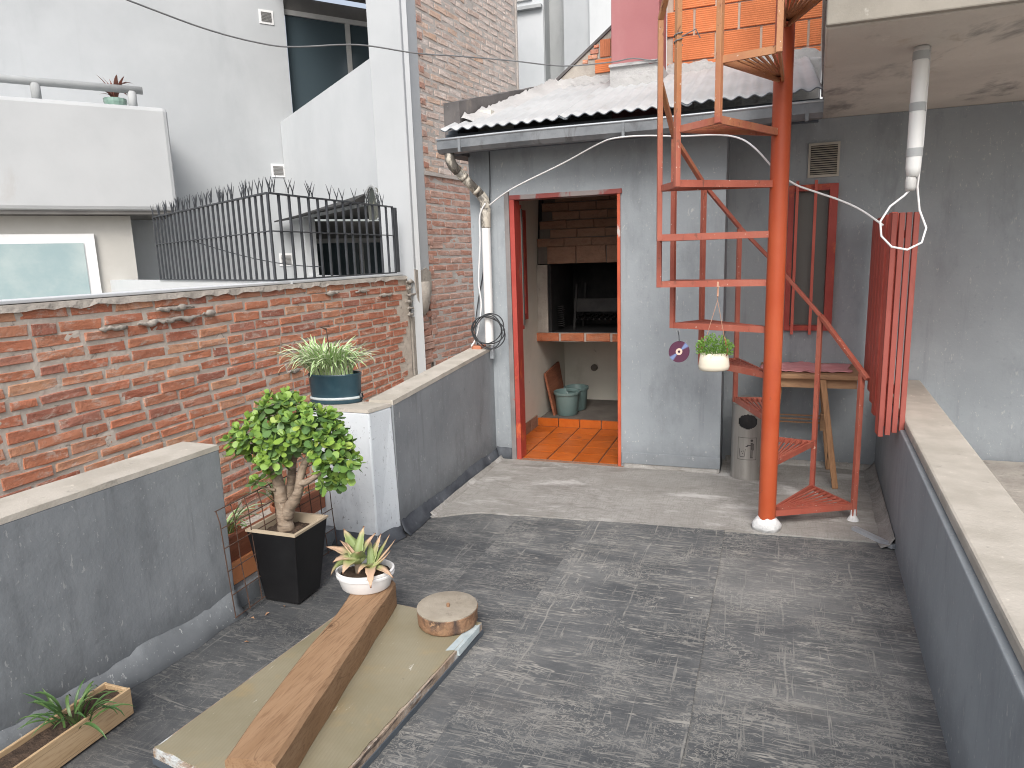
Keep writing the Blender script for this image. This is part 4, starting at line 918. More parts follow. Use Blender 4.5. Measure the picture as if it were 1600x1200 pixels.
# gable left of the chimney: rubble and upright hollow bricks under a sloping edge
gb = thing('rubble_gable', (-1.45, 6.3, 2.6), 'sloping rubble and hollow brick gable left of the pink chimney', 'wall')
mb = MB(); mb.extr([(-1.75, 6.215, 2.5), (-1.1, 6.215, 2.5), (-1.1, 6.215, 3.53), (-1.24, 6.215, 3.425), (-1.62, 6.215, 3.135), (-1.75, 6.215, 3.035)], (0, .14, 0)); part('rubble', mb, M['cement'], gb)
mb = MB(); mb.extr([(-1.755, 6.20, 3.036), (-1.10, 6.20, 3.532), (-1.10, 6.20, 3.56), (-1.755, 6.20, 3.062)], (0, .17, 0)); part('edge_flashing', mb, M['darkpar'], gb)
for (x0, x1, z0, z1, mm) in ((-1.345, -1.255, 3.205, 3.345, 'hollow_v'), (-1.39, -1.165, 3.08, 3.19, 'hollow'), (-1.25, -1.16, 3.2, 3.36, 'hollow'), (-1.43, -1.36, 3.24, 3.275, 'brick'), (-1.45, -1.37, 3.2, 3.232, 'brick'), (-1.5, -1.455, 3.17, 3.2, 'brick'), (-1.40, -1.355, 3.285, 3.31, 'brick')):
    mb = MB(); mb.box(x0, x1, 6.203, 6.22, z0, z1); part('brick', mb, M[mm], gb, bevel=.004)
ragged(-1.75, -1.16, 6.195, 2.6, 3.06, 40, .03, 5, .019, M['roofwhite_thick'], gb)
sl = thing('concrete_slab', (1.3, 4.2, 2.38), 'stained grey concrete landing slab overhanging the niche at the upper right', 'slab')
mb = MB(); n = 12; SL = [(.212, 3.15), (2.6, 3.15), (2.6, 5.33), (.362, 5.33)]
mb.prism(SL, 2.386, 2.50); part('slab_body', mb, M['slab'], sl, bevel=.01)
mb = MB(); mb.box(.212, 2.6, 3.118, 3.149, 2.39, 2.60); part('fascia', mb, M['slabface'], sl, bevel=.006)
mb = MB(); mb.box(.214, 2.6, 3.120, 3.149, 2.601, 4.1); part('fascia_upper', mb, M['slabface'], sl)
mb = MB(); mb.prism([(.216, 3.156), (2.6, 3.156), (2.6, 5.33), (.366, 5.33)], 2.501, 4.2); part('upper_edge', mb, M['slabface'], sl)
mb = MB(); mb.prism([(.197, 3.17), (.213, 3.17), (.360, 5.22), (.344, 5.22)], 2.52, 4.19); part('white_edge_strip', mb, M['roofwhite_thick'], sl, bevel=.004)

# ------------------------------------------------------------------ parapets, pillar
def roughprism(name, poly, z0, ztop, mat, topmat, parent, coping=.018, over=.004):
    pass
pl_ = thing('parapet_wall', (-2.3, .5, 0), 'weathered grey parapet at lower left with bare concrete top, cut off before the jade plant', 'parapet')
PF = lambda y: -2.20 - .055 * (2.3 - y)
mb = MB(); mb.prism([(PF(-3.4) , -3.4), (PF(2.3), 2.3), (PF(2.3) - .2, 2.315), (PF(-3.4) - .2, -3.4)][::1], -.05, .765); part('wall_face', mb, M['parapet'], pl_, bevel=.006)
mb = MB(); vs = []; fs = []; n = 110
for i in range(n + 1):
    y = -3.4 + 5.7 * i / n; e = .004 * noise.noise(Vector((y * 7, 1, 1))) + .003 * noise.noise(Vector((y * 31, 1, 1)))
    vs += [(PF(y) + .001, y, .764), (PF(y) - .001 + e, y, .785 + e), (PF(y) - .2 + e, y, .788), (PF(y) - .201, y, .764)]
for i in range(n):
    for k in range(3): fs.append((i * 4 + k, i * 4 + 4 + k, i * 4 + 5 + k, i * 4 + 1 + k))
fs.append((n * 4, n * 4 + 1, n * 4 + 2, n * 4 + 3))
mb.add(vs, fs); part('coping', mb, M['coping'], pl_)
foot('cove', [((PF(-3.4), -3.4, -.009), (PF(2.3), 2.3, -.009), (1, 0, 0))], .11, M['parapet'], pl_, .035, 2)
pr_ = thing('parapet_wall', (-1.97, 4.1, 0), 'grey parapet running from the white pillar to the grill house corner', 'parapet')
mb = MB(); mb.hexa([(-1.90, 3.30, -.05), (-1.905, 4.868, -.05), (-2.05, 4.868, -.05), (-2.06, 3.30, -.05), (-1.90, 3.30, .76), (-1.905, 4.868, .86), (-2.05, 4.868, .86), (-2.06, 3.30, .76)]); part('wall_face', mb, M['parapet'], pr_)
mb = MB(); vs = []; fs = []; n = 50
for i in range(n + 1):
    t = i / n; y = 3.30 + 1.567 * t; e = .004 * noise.noise(Vector((y * 9, 3, 1))); z = .76 + .1 * t
    vs += [(-1.898 - .005 * t, y, z - .001), (-1.902 + e, y, z + .024 + e), (-2.055 + e, y, z + .026), (-2.056, y, z - .001)]
for i in range(n):
    for k in range(3): fs.append((i * 4 + k, i * 4 + 4 + k, i * 4 + 5 + k, i * 4 + 1 + k))
fs += [(3, 2, 1, 0), (n * 4, n * 4 + 1, n * 4 + 2, n * 4 + 3)]
mb.add(vs, fs); part('coping', mb, M['coping'], pr_)
foot('tar_cove', [((-1.90, 3.30, -.006), (-1.905, 4.868, -.006), (1, 0, 0))], .085, M['tar'], pr_, .035, 5)
foot('light_cove', [((-1.865, 3.60, -.004), (-1.868, 4.868, -.004), (1, 0, 0))], .03, M['lightfloor'], pr_, .03, 6)
mb = MB(); mb.box(-2.03, -1.95, 4.74, 4.85, .872, .90); part('red_tile_piece', mb, M['terracotta'], pr_, bevel=.006)
wp = thing('masonry_pillar', (-2.12, 3.2, 0), 'flaking white painted pillar under the blue oval flowerpot', 'pillar')
mb = MB(); mb.hexa([(-2.33, 3.13, -.05), (-1.945, 3.115, -.05), (-1.892, 3.295, -.05), (-2.31, 3.33, -.05), (-2.35, 3.13, .752), (-1.945, 3.115, .752), (-1.91, 3.295, .752), (-2.33, 3.33, .752)]); part('shaft', mb, M['pillar'], wp, bevel=.008)
mb = MB(); mb.hexa([(-2.352, 3.128, .753), (-1.943, 3.113, .753), (-1.908, 3.297, .753), (-2.332, 3.332, .753), (-2.35, 3.13, .772), (-1.947, 3.117, .772), (-1.912, 3.293, .772), (-2.33, 3.328, .772)]); part('cap', mb, M['coping'], wp)
foot('tar_foot', [((-2.33, 3.13, -.006), (-1.945, 3.115, -.006), (0, -1, 0)), ((-1.945, 3.115, -.006), (-1.892, 3.295, -.006), (.96, -.28, 0))], .07, M['tar'], wp, .03, 8)
cb = thing('curb', (-2.28, 2.7, 0), 'low dark curb across the gap between parapet and white pillar', 'curb')
mb = MB(); mb.box(-2.40, -2.215, 2.316, 3.128, -.5, .085); part('curb_body', mb, M['parapet'], cb, bevel=.012)
mb = MB(); mb.box(-2.85, -2.401, 2.0, 3.6, -.419, .05); part('outer_ledge', mb, M['cement'], cb)
pk = thing('plank', (-2.3, 2.7, .19), 'reddish wooden plank on edge behind the wire mesh, beside the black pot', 'plank')
mb = MB(); mb.box(-2.295, -2.27, 2.322, 3.12, .195, .315); part('board', mb, M['plank'], pk, bevel=.003)
ob = thing('hollow_brick', (-2.31, 2.48, .085), 'single orange hollow brick on the curb under the reddish plank', 'brick')
mb = MB(); mb.box(-2.38, -2.26, 2.36, 2.69, .087, .194); part('clay_body', mb, M['terracotta_or'], ob, bevel=.004)
rw_ = thing('side_parapet', (.7, 3.0, 0), 'grey and white patched parapet along the right edge of the terrace', 'parapet')
RX = lambda y: .80 - .068 * (5.22 - y)
mb = MB(); mb.prism([(RX(-3.4), -3.4), (RX(-3.4) + .25, -3.4), (RX(5.219) + .25, 5.219), (RX(5.219), 5.219)], -.05, .60); part('wall_face', mb, M['facade'], rw_, bevel=.006)
mb = MB(); mb.prism([(RX(-3.4) + .02, -3.4), (RX(-3.4) + .24, -3.4), (RX(5.2) + .24, 5.2), (RX(5.2) + .02, 5.2)], .601, .65); part('cap', mb, M['coping'], rw_, bevel=.01)
foot('white_cove', [((RX(3.8), 3.8, -.004), (RX(5.2), 5.2, -.004), (-1, 0, 0))], .06, M['lightfloor'], rw_, .045, 11)
mb = MB(); mb.bar((.535, 4.02, .012), (.70, 3.80, .012), .03, .02); thr = part('edge_strip', mb, M['zinclip'], rw_)

mb = MB(); mb.box(1.02, 7, -4, 5.2, -.3, .12); tag(part('neighbour_roof', mb, M['cement'], None), kind='structure')
# red slatted screen on the right
sc = thing('slatted_screen', (.68, 4.2, .6), 'red painted screen of close vertical slats hung above the right parapet', 'screen')
y = 5.14; i = 0; xs_ = lambda yy: RX(yy) - .092
while y > 3.98:
    zb = .72 - (5.14 - y) * .15; zb = max(zb, .55)
    wide = (i == 9)
    w = .17 if wide else .082
    mb = MB(); x = xs_(y - w / 2)
    mb.box(-.014, .014, -w / 2 + .003, w / 2 - .003, zb, 1.71); o = part('slat', mb, M['redscreen'], sc, bevel=.004)
    o.location = Vector((x + (.026 if i % 2 else 0), y - w / 2, 0)) - sc.location; o.rotation_euler = (0, 0, -.068 + (0 if wide else .10))
    y -= w + (.018 if not wide else .02); i += 1
for q in range(4):
    x0 = xs_(4.0) - .012 + q * .032; mb = MB(); mb.box(x0, x0 + .025, 3.955 - .006 * (q % 2), 3.978, .555 + .012 * q, 1.705); part('slat', mb, M['redboard'], sc, bevel=.003)
for zz in (1.60, .80):
    mb = MB(); mb.bar((xs_(5.14) + .045, 5.14, zz), (xs_(4.0) + .045, 4.0, zz), .03, .04); part('cross_rail', mb, M['redscreen'], sc)

# ------------------------------------------------------------------ spiral staircase
PX, PY = .08, 3.92
st = thing('spiral_staircase', (PX, PY, 0), 'red orange spiral staircase with slatted wedge treads round a thick pole', 'staircase')
mb = MB(); mb.tube([(PX, PY, .03), (PX, PY, 1.2), (PX, PY, 2.4), (PX, PY, 4.2)], .0465, 24); part('pole', mb, M['polepaint'], st, auto=40)
mb = MB(); vs = []
prof = [(.0, .0), (.076, .0), (.078, .025), (.068, .05), (.054, .066), (.046, .072)]
mb.lathe(prof, PX, PY, 22)
mb.v = [(x + .012 * noise.noise(Vector((x * 25, y * 25, z * 25))), y + .012 * noise.noise(Vector((x * 25 + 9, y * 25, z * 25))), z + (.01 * noise.noise(Vector((x * 30, y * 30, 3))) if z > .01 else 0)) for x, y, z in mb.v]
part('cement_foot', mb, surf('white smeared cement', (.56, .57, .57), (.68, .68, .68), 12, .9, 1.0, 30, [((.2, .2, .2), 14, .6, .7)], bd=.012), st, smooth=True)
post = []
for r_, ph in ((.53, 28), (.61, 64), (.61, 87), (.61, 109.5), (.61, 132), (.61, 156.5), (.61, 178), (.61, 197), (.61, 219), (.61, 243), (.61, 267), (.61, 290), (.61, 313)):
    th = R(ph); post.append(Vector((PX + r_ * math.cos(th), PY + r_ * math.sin(th), 0)))
tz = [.085] + [.115 + .2515 * k for k in range(1, 13)]
for k in range(12):
    z = tz[k]; p0 = post[k]; p1 = post[k + 1]; c = Vector((PX, PY, 0)); h = .034
    def V(p, zz): return Vector((p.x, p.y, zz))
    e0 = c + (p0 - c).normalized() * .046; e1 = c + (p1 - c).normalized() * .046
    i0 = c + (p0 - c) * .985; i1 = c + (p1 - c) * .985
    mb = MB(); mb.bar(V(e0, z), V(i0, z), .012, h); tr = part('tread', mb, M['stair'], st)
    mb = MB(); mb.bar(V(e1, z), V(i1, z), .012, h); part('frame_bar', mb, M['stair'], tr)
    mb = MB(); mb.bar(V(i0, z - .001), V(i1, z - .001), .012, h - .003); part('outer_bar', mb, M['stair'], tr)
    nsl = 7 if k == 0 else 6
    for q in range(1, nsl + 1):
        t = q / (nsl + 1); o1 = i0.lerp(i1, t); d = (o1 - c); s0 = c + d.normalized() * .06
        mb = MB(); mb.bar(V(s0, z + .008), V(o1, z + .008), .0095, .010); part('slat', mb, M['stair'], tr)
# balusters and handrail
hr = []
for k in range(12):
    p = post[k]; zt = tz[k] + .775 + (.03 if k > 1 else 0); zb = .03 if k == 0 else tz[k - 1] - .017
    mb = MB(); w = .026; mb.bar((p.x, p.y, zb), (p.x, p.y, zt), w, w, up=(PX - p.x, PY - p.y, 0)); part('baluster', mb, M['stair'], st, bevel=.002)
    hr.append((p.x, p.y, zt + .008))
hr0 = Vector(hr[0]); d0 = (hr0 - Vector(hr[1])).normalized(); hr = [tuple(hr0 + d0 * .06)] + hr
for i in range(len(hr) - 1):
    mb = MB(); mb.bar(hr[i], hr[i + 1], .028, .022); part('handrail', mb, M['stair'], st, bevel=.003)
mb = MB(); mb.lathe([(0, 0), (.034, 0), (.028, .012), (.016, .03), (.0145, .07), (0, .075)], post[0].x, post[0].y, 10); part('post_foot', mb, bpy.data.materials['white smeared cement'], st)
mb = MB()
bp0 = Vector((post[8].x, post[8].y, 2.50)); 
mb.tube([(bp0.x + .02 * math.cos(a * .9) - .0, bp0.y + .02 * math.sin(a * .9), 2.50 + .004 * a) for a in range(16)], .003, 5); mb.tube([(bp0.x, bp0.y, 2.53), (bp0.x + .08, bp0.y - .01, 2.56), (bp0.x + .1, bp0.y, 2.52)], .003, 5)
tag(part('tie_wire', mb, M['cable_g'], None), 'small twist of grey wire tied round an upper stair baluster', 'wire')

# ------------------------------------------------------------------ table, cloth, bin
tb = thing('folding_table', (.2, 4.95, 0), 'brown wooden folding table with slanting legs under the barred window', 'table')
mb = MB(); mb.box(.03, .64, 4.70, 5.20, .722, .752); part('table_top', mb, M['tablewood'], tb, bevel=.004)
mb = MB(); mb.box(.06, .60, 4.74, 4.765, .66, .721); part('apron', mb, M['tablewood'], tb)
for x0, x1, yy in ((.40, .505, 4.72), (.42, .50, 5.14), (.15, .10, 4.80), (.15, .10, 5.14)):
    mb = MB(); mb.bar((x0, yy, .721), (x1, yy, .003), .036, .024, up=(0, 1, 0)); part('leg', mb, M['legwood'], tb, bevel=.004)
for zz in (.345, .37, .395): mb = MB(); mb.bar((.12, 5.10, zz), (.455, 5.10, zz), .012, .008); part('stretcher', mb, M['legwood'], tb)
mb = MB(); mb.box(.425, .455, 5.06, 5.10, .30, .42); part('bracket', mb, M['tablewood'], tb)
cl = MB(); vs = []; fs = []; nx, ny = 34, 26
for i in range(nx + 1):
    for j in range(ny + 1):
        u = i / nx; v = j / ny
        ex = .02 * noise.noise(Vector((v * 3, 1, 0))); ey = .03 * noise.noise(Vector((u * 4, 2, 0)))
        x = .02 + .55 * u + ex + (.02 * v); y = 4.735 + .40 * v + ey + .05 * u * (1 - v)
        nn = noise.noise(Vector((x * 9, y * 12, 0))); z = .757 + .016 * abs(nn) + .012 * abs(noise.noise(Vector((x * 22, y * 22, 4)))) * (1 if .05 < u < .95 else .4)
        vs.append((x, y, z))
for i in range(nx):
    for j in range(ny): a = i * (ny + 1) + j; fs.append((a, a + ny + 1, a + ny + 2, a + 1))
cl.add(vs, fs); o = part('cloth', cl, M['cloth'], None, smooth=True); md = o.modifiers.new('th', 'SOLIDIFY'); md.thickness = .003
tag(o, 'crumpled pink cloth lying on the wooden table', 'cloth')
BX, BY, BRr = -.045, 4.855, .106
bn = thing('litter_bin', (BX, BY, 0), 'cylindrical stainless steel litter bin with pictogram behind the stair pole', 'bin')
mb = MB(); n = 96; zs = [0, .012, .02, .30] + [.355 + .0052 * i for i in range(23)] + [.475, .52]; vs = []; fs = []
ca = math.atan2(-BY, -BX)    # side that faces the terrace
hole = lambda a, z: abs(((a - ca + math.pi) % (2 * math.pi)) - math.pi) < .60 * math.sqrt(max(0, 1 - ((z - .412) / .05) ** 2))
for z in zs:
    for j in range(n): a = ca + 2 * math.pi * j / n; r_ = BRr * (1.02 if z < .015 else 1); vs.append((BX + r_ * math.cos(a), BY + r_ * math.sin(a), z))
for i in range(len(zs) - 1):
    for j in range(n):
        if hole(ca + 2 * math.pi * (j + .5) / n, (zs[i] + zs[i + 1]) / 2): continue
        fs.append((i * n + j, i * n + (j + 1) % n, (i + 1) * n + (j + 1) % n, (i + 1) * n + j))
mb.add(vs, fs); part('body', mb, M['steel'], bn, smooth=True)
mb = MB(); mb.lathe([(0, .004), (BRr - .006, .006), (BRr - .006, .50), (0, .50)], BX, BY, 28); part('liner', mb, M['soot'], bn, smooth=False)
mb = MB(); mb.lathe([(BRr * .98, .521), (BRr * 1.04, .522), (BRr * 1.05, .545), (BRr * .97, .552), (BRr * .8, .545), (0, .53)], BX, BY, 36); part('rim_lid', mb, M['steel'], bn, auto=40)
def onbin(u, z, d=.0015): a = ca + u / BRr; return (BX + (BRr + d) * math.cos(a), BY + (BRr + d) * math.sin(a), z)
def strip(u0, u1, z0, z1, name='print_mark', d=.0015, skew=0):
    mb = MB(); k = max(1, int(abs(u1 - u0) / .012)); vs = []
    for i in range(k + 1): u = u0 + (u1 - u0) * i / k; vs += [onbin(u, z0, d), onbin(u + skew, z1, d)]
    mb.add(vs, [(i * 2, i * 2 + 2, i * 2 + 3, i * 2 + 1) for i in range(k)]); return part(name, mb, M['binprint'], bn)
# frame of the pictogram and the throwing figure with basket
for (a_, b_, c_, d_) in ((-.062, .062, .300, .303), (-.062, .062, .147, .150), (-.062, -.0595, .150, .300), (.0595, .062, .150, .300)): strip(a_, b_, c_, d_)
for (a_, b_, c_, d_, s_) in ((-.047, -.044, .17, .225, -.006), (-.018, -.015, .17, .225, .006), (-.046, -.016, .166, .170, 0), (-.038, -.033, .20, .206, 0), (-.030, -.025, .188, .194, 0), (-.026, -.021, .205, .211, 0),
                        (.022, .036, .22, .268, 0), (.022, .028, .166, .22, 0), (.030, .036, .166, .22, 0), (.0, .022, .246, .253, 0), (-.012, .002, .238, .246, .006), (.037, .043, .215, .262, 0), (.02, .04, .16, .166, 0)): strip(a_, b_, c_, d_, 'print_mark', .0016, s_)
mb = MB(); cpt = [onbin(.029 + .009 * math.cos(i * .7), .283 + .009 * math.sin(i * .7), .0017) for i in range(9)]; mb.add(cpt, [list(range(9))]); part('print_mark', mb, M['binprint'], bn)

# ------------------------------------------------------------------ hanging things
cd = thing('hanging_disc', (-.41, 3.9, 1.0), 'shiny compact disc hanging on a dark thread from a stair tread', 'disc')
cdm = Matrix.Rotation(R(78), 3, 'X'); cdm = Matrix.Rotation(R(-14), 3, 'Z') @ cdm
mb = MB(); mb.lathe([(.0085, -.0006), (.06, -.0006), (.06, .0006), (.0085, .0006), (.0085, -.0006)], 0, 0, 40); put('disc_face', mb.mesh('disc_face', M['cd'], False), cd, (-.411, 3.9, 1.0), cdm.to_4x4())
mb = MB(); mb.lathe([(.0075, -.001), (.019, -.001), (.019, .001), (.0075, .001), (.0075, -.001)], 0, 0, 24); put('hub_ring', mb.mesh('hub_ring', M['cdhub'], False), cd, (-.411, 3.9, 1.0), cdm.to_4x4())
mb = MB(); mb.tube([(-.411, 3.9, 1.055), (-.413, 3.9, 1.09), (-.418, 3.892, 1.118)], .0022, 5); part('thread', mb, M['cable_k'], cd)
hp = thing('hanging_planter', (-.215, 3.79, .92), 'cream hanging planter full of small green leaves, tied under a stair tread', 'planter')
pcx, pcy = -.217, 3.80
mb = MB(); mb.lathe([(0, .916), (.066, .916), (.078, .922), (.082, .94), (.078, .975), (.071, 1.012), (.066, 1.012), (.068, .99), (0, .985)], pcx, pcy, 30, 1.0, .72, R(15)); part('bowl', mb, M['cream'], hp, smooth=True)
for s_ in (-1, 1):
    mb = MB(); mb.tube([(-.205, 3.80, 1.335), (-.205, 3.80, 1.29), (pcx + s_ * .066, pcy + s_ * .018, 1.008)], .0016, 5); part('string', mb, M['string'], hp)
mb = MB(); mb.tube([(pcx + .066, pcy - .03, 1.0), (pcx + .07, pcy - .034, 1.03), (pcx + .055, pcy - .02, 1.09)], .004, 6); part('leather_loop', mb, M['plank'], hp)
mb = MB(); mb.tube([(-.205, 3.776, 1.36), (-.205, 3.786, 1.385), (-.205, 3.81, 1.38), (-.205, 3.80, 1.33), (-.205, 3.79, 1.31)], .005, 6); part('hook', mb, M['string'], hp)
rg = random.Random(11); mb = MB()
for i in range(900):
    a = rg.uniform(0, 2 * math.pi); r_ = math.sqrt(rg.random()); x = pcx + .082 * r_ * math.cos(a) * (1.12); y = pcy + .062 * r_ * math.sin(a); z = 1.0 + rg.uniform(.0, .10) * (1.1 - .55 * r_ * r_) + .0
    d = Vector((math.cos(a) * r_ + rg.uniform(-.6, .6), math.sin(a) * r_ + rg.uniform(-.6, .6), rg.uniform(.1, 1.2))).normalized(); s_ = Vector((rg.uniform(-1, 1), rg.uniform(-1, 1), rg.uniform(-1, 1))).cross(d).normalized()
    L = rg.uniform(.010, .018); w = L * .32; p = Vector((x, y, z)); nr = d.cross(s_) * .002
    mb.add([p, p + d * L * .5 + s_ * w + nr, p + d * L, p + d * L * .5 - s_ * w + nr], [(0, 1, 2, 3)])
o = part('foliage', mb, M['box_leaf'], hp); o['kind'] = 'stuff'

# ------------------------------------------------------------------ cables
def cable(name, pts, r, mat, label, cat='cable', sub=6):
    P = [Vector(p) for p in pts]; out = []
    for i in range(len(P) - 1):
        p0 = P[max(i - 1, 0)]; p1 = P[i]; p2 = P[i + 1]; p3 = P[min(i + 2, len(P) - 1)]
        for k in range(sub):
            t = k / sub; out.append(.5 * ((2 * p1) + (p2 - p0) * t + (2 * p0 - 5 * p1 + 4 * p2 - p3) * t * t + (3 * p1 - p0 - 3 * p2 + p3) * t ** 3))
    out.append(P[-1]); mb = MB(); mb.tube(out, r, 7); o = part(name, mb, mat, None, smooth=True); tag(o, label, cat); return o
cable('overhead_cable', [(-3.9, 2.2, 3.25), (-3.344, 3.2, 3.016), (-3.146, 3.6, 2.942), (-2.97, 3.9, 2.918), (-2.838, 4.05, 2.928), (-2.562, 4.3, 2.969), (-2.29, 4.6, 2.958), (-2.061, 4.85, 2.971), (-1.761, 5.1, 2.965), (-1.455, 5.4, 2.963), (-1.127, 5.6, 2.999), (-.98, 5.69, 3.03), (-.83, 5.70, 3.0), (-.765, 5.72, 3.011)], .005, M['cable_g'], 'grey overhead cable swinging from the upper left to the pink chimney')
cable('white_cable', [(-1.873, 4.8, 1.919), (-1.669, 4.75, 2.024), (-1.273, 4.68, 2.161), (-1.013, 4.6, 2.253), (-.883, 4.535, 2.27), (-.688, 4.5, 2.262), (-.483, 4.4, 2.226), (-.257, 4.3, 2.2), (-.131, 4.2, 2.157), (-.044, 4.1, 2.083), (.056, 4.05, 1.965), (.152, 4.02, 1.881), (.261, 4.0, 1.83), (.366, 3.97, 1.784), (.469, 3.95, 1.727), (.567, 3.9, 1.645)], .0052, M['cable_w'], 'white cable strung from the downpipe past the stair pole to the red screen')
cable('white_cable', [(-1.879, 4.76, 1.936), (-1.93, 4.77, 1.85), (-1.945, 4.79, 1.66), (-1.972, 4.8, 1.377), (-1.96, 4.8, 1.187), (-2.0, 4.78, .972), (-2.02, 4.72, .90)], .0058, M['cable_w'], 'white cable hanging down the wall beside the white downpipe')
cable('black_cable', [(-1.868, 4.845, 2.31), (-1.872, 4.845, 2.06), (-1.90, 4.852, 1.80), (-1.955, 4.855, 1.45), (-2.002, 4.85, 1.234), (-2.03, 4.83, 1.02), (-2.0, 4.80, .90)], .0042, M['cable_k'], 'thin black cable running down behind the white downpipe')
pts = []
for i in range(80):
    a = i * .32; q = i / 80; pts.append((-1.892 + (.115 + .03 * math.sin(i * .11)) * math.cos(a) + .02 * math.sin(i * .2), 4.765 - .0004 * i + .01 * math.sin(i), 1.015 + (.115 + .02 * math.cos(i * .17)) * math.sin(a)))
cable('cable_coil', pts, .0045, M['cable_k'], 'coil of black cable hanging round the foot of the white downpipe', 'cable coil', 2)
mb = MB(); mb.tube([(-1.885, 4.80, .905), (-1.885, 4.80, .86)], .013, 8); mb.box(-1.898, -1.872, 4.79, 4.81, .80, .86); tag(part('tap_lock', mb, M['zinclip'], None), 'small metal padlock hanging at the end of the white downpipe', 'padlock')
# wrapped white pipe hanging from the slab at the right edge, with its loop of cable
lm = thing('hanging_conduit', (.63, 3.6, 2.38), 'white plastic conduit hanging from the slab with a loop of cable, at the right edge', 'pipe')
mb = MB(); pts = []; rs = []
for i in range(15):
    t = i / 14; pts.append((.628, 3.6, 2.384 - .54 * t)); rs.append(.031)
rs[-1] = .024; mb.tube(pts, rs, 16); part('conduit', mb, M['pvc'], lm, smooth=True)
for z in (2.33, 2.12, 1.93): mb = MB(); mb.tube([(.628, 3.6, z), (.628, 3.6, z + .035)], .0335, 16); part('tape_band', mb, M['grey_render'], lm, auto=40)
mb = MB(); mb.lathe([(0, 1.785), (.018, 1.785), (.023, 1.80), (.023, 1.83), (.018, 1.85), (0, 1.85)], .622, 3.6, 14); part('collar', mb, M['alu'], lm, smooth=True)
mb = MB(); lp = [(.622, 3.6, 1.79), (.60, 3.598, 1.765), (.545, 3.592, 1.72), (.508, 3.585, 1.655), (.515, 3.58, 1.59), (.56, 3.58, 1.54), (.625, 3.59, 1.525), (.685, 3.61, 1.555), (.70, 3.62, 1.62), (.67, 3.63, 1.70), (.655, 3.63, 1.80), (.662, 3.62, 2.0), (.662, 3.61, 2.384)]; mb.tube(lp, .005, 7); part('cable_loop', mb, M['cable_w'], lm, smooth=True)

# ------------------------------------------------------------------ jade plant in black pot
jp = thing('jade_plant', (-2.05, 2.52, 0), 'bushy jade plant with thick forked trunk in a tapered black square pot', 'potted plant')
def frust(mb, b, t, z0, z1): return mb.hexa([(b[0], b[2], z0), (b[1], b[2], z0), (b[1], b[3], z0), (b[0], b[3], z0), (t[0], t[2], z1), (t[1], t[2], z1), (t[1], t[3], z1), (t[0], t[3], z1)])
T = (-2.182, -1.915, 2.388, 2.638); Bb = (-2.150, -1.962, 2.43, 2.60)
mb = MB(); o_ = len(mb.v)
e = .012; Ti = (T[0] + e, T[1] - e, T[2] + e, T[3] - e)
vs = [(Bb[0], Bb[2], .0), (Bb[1], Bb[2], 0), (Bb[1], Bb[3], 0), (Bb[0], Bb[3], 0), (T[0], T[2], .355), (T[1], T[2], .355), (T[1], T[3], .355), (T[0], T[3], .355)]
mb.add(vs, [(3, 2, 1, 0), (0, 1, 5, 4), (1, 2, 6, 5), (2, 3, 7, 6), (3, 0, 4, 7)]); pot = part('pot', mb, M['blackplastic'], jp, bevel=.006)
tan = surf('tan pot lining', (.40, .33, .235), (.47, .39, .29), 6, .7, .1, 50)
mb = MB(); To = (T[0] - .003, T[1] + .003, T[2] - .003, T[3] + .003)
ring = lambda q, z: [(q[0], q[2], z), (q[1], q[2], z), (q[1], q[3], z), (q[0], q[3], z)]
vs = ring(To, .352) + ring(To, .362) + ring(Ti, .363) + ring((Ti[0] + .012, Ti[1] - .012, Ti[2] + .012, Ti[3] - .012), .26)
mb.add(vs, [(k * 4 + i, k * 4 + (i + 1) % 4, k * 4 + 4 + (i + 1) % 4, k * 4 + 4 + i) for k in range(3) for i in range(4)]); part('rim', mb, tan, pot)
def soil(x0, x1, y0, y1, z, amp, parent, n=22, mat=None):
    mb = MB(); vs = []; fs = []
    for i in range(n + 1):
        for j in range(n + 1):
            x = x0 + (x1 - x0) * i / n; y = y0 + (y1 - y0) * j / n; vs.append((x, y, z + amp * (noise.noise(Vector((x * 30, y * 30, 1))) + .8 * noise.noise(Vector((x * 80, y * 80, 2))))))
    for i in range(n):
        for j in range(n): a = i * (n + 1) + j; fs.append((a, a + n + 1, a + n + 2, a + 1))
    mb.add(vs, fs); return part('soil', mb, mat or M['soil'], parent, smooth=True)
soil(Ti[0] + .002, Ti[1] - .002, Ti[2] + .002, Ti[3] - .002, .318, .008, jp)
tp = lambda *p: [Vector(q) for q in p]
def limb(pts, rs, name='branch'):
    P = tp(*pts); out = []; rr = []
    for i in range(len(P) - 1):
        p0 = P[max(i - 1, 0)]; p1 = P[i]; p2 = P[i + 1]; p3 = P[min(i + 2, len(P) - 1)]
        for k in range(5):
            t = k / 5; out.append(.5 * ((2 * p1) + (p2 - p0) * t + (2 * p0 - 5 * p1 + 4 * p2 - p3) * t * t + (3 * p1 - p0 - 3 * p2 + p3) * t ** 3)); rr.append((rs[i] * (1 - t) + rs[i + 1] * t) * (1 + .05 * math.sin(len(out) * 1.9)))
    out.append(P[-1]); rr.append(rs[-1]); mb = MB(); mb.tube(out, rr, 11); return part(name, mb, M['bark'], jp, smooth=True)
limb([(-2.075, 2.53, .30), (-2.075, 2.53, .36), (-2.085, 2.53, .46), (-2.095, 2.53, .56), (-2.13, 2.53, .66), (-2.17, 2.53, .74)], [.042, .036, .031, .027, .022, .014], 'trunk')
limb([(-2.06, 2.53, .385), (-2.03, 2.52, .44), (-1.995, 2.51, .475), (-1.965, 2.51, .53), (-1.955, 2.52, .60), (-1.92, 2.53, .67), (-1.86, 2.54, .72)], [.030, .027, .026, .021, .019, .016, .011])
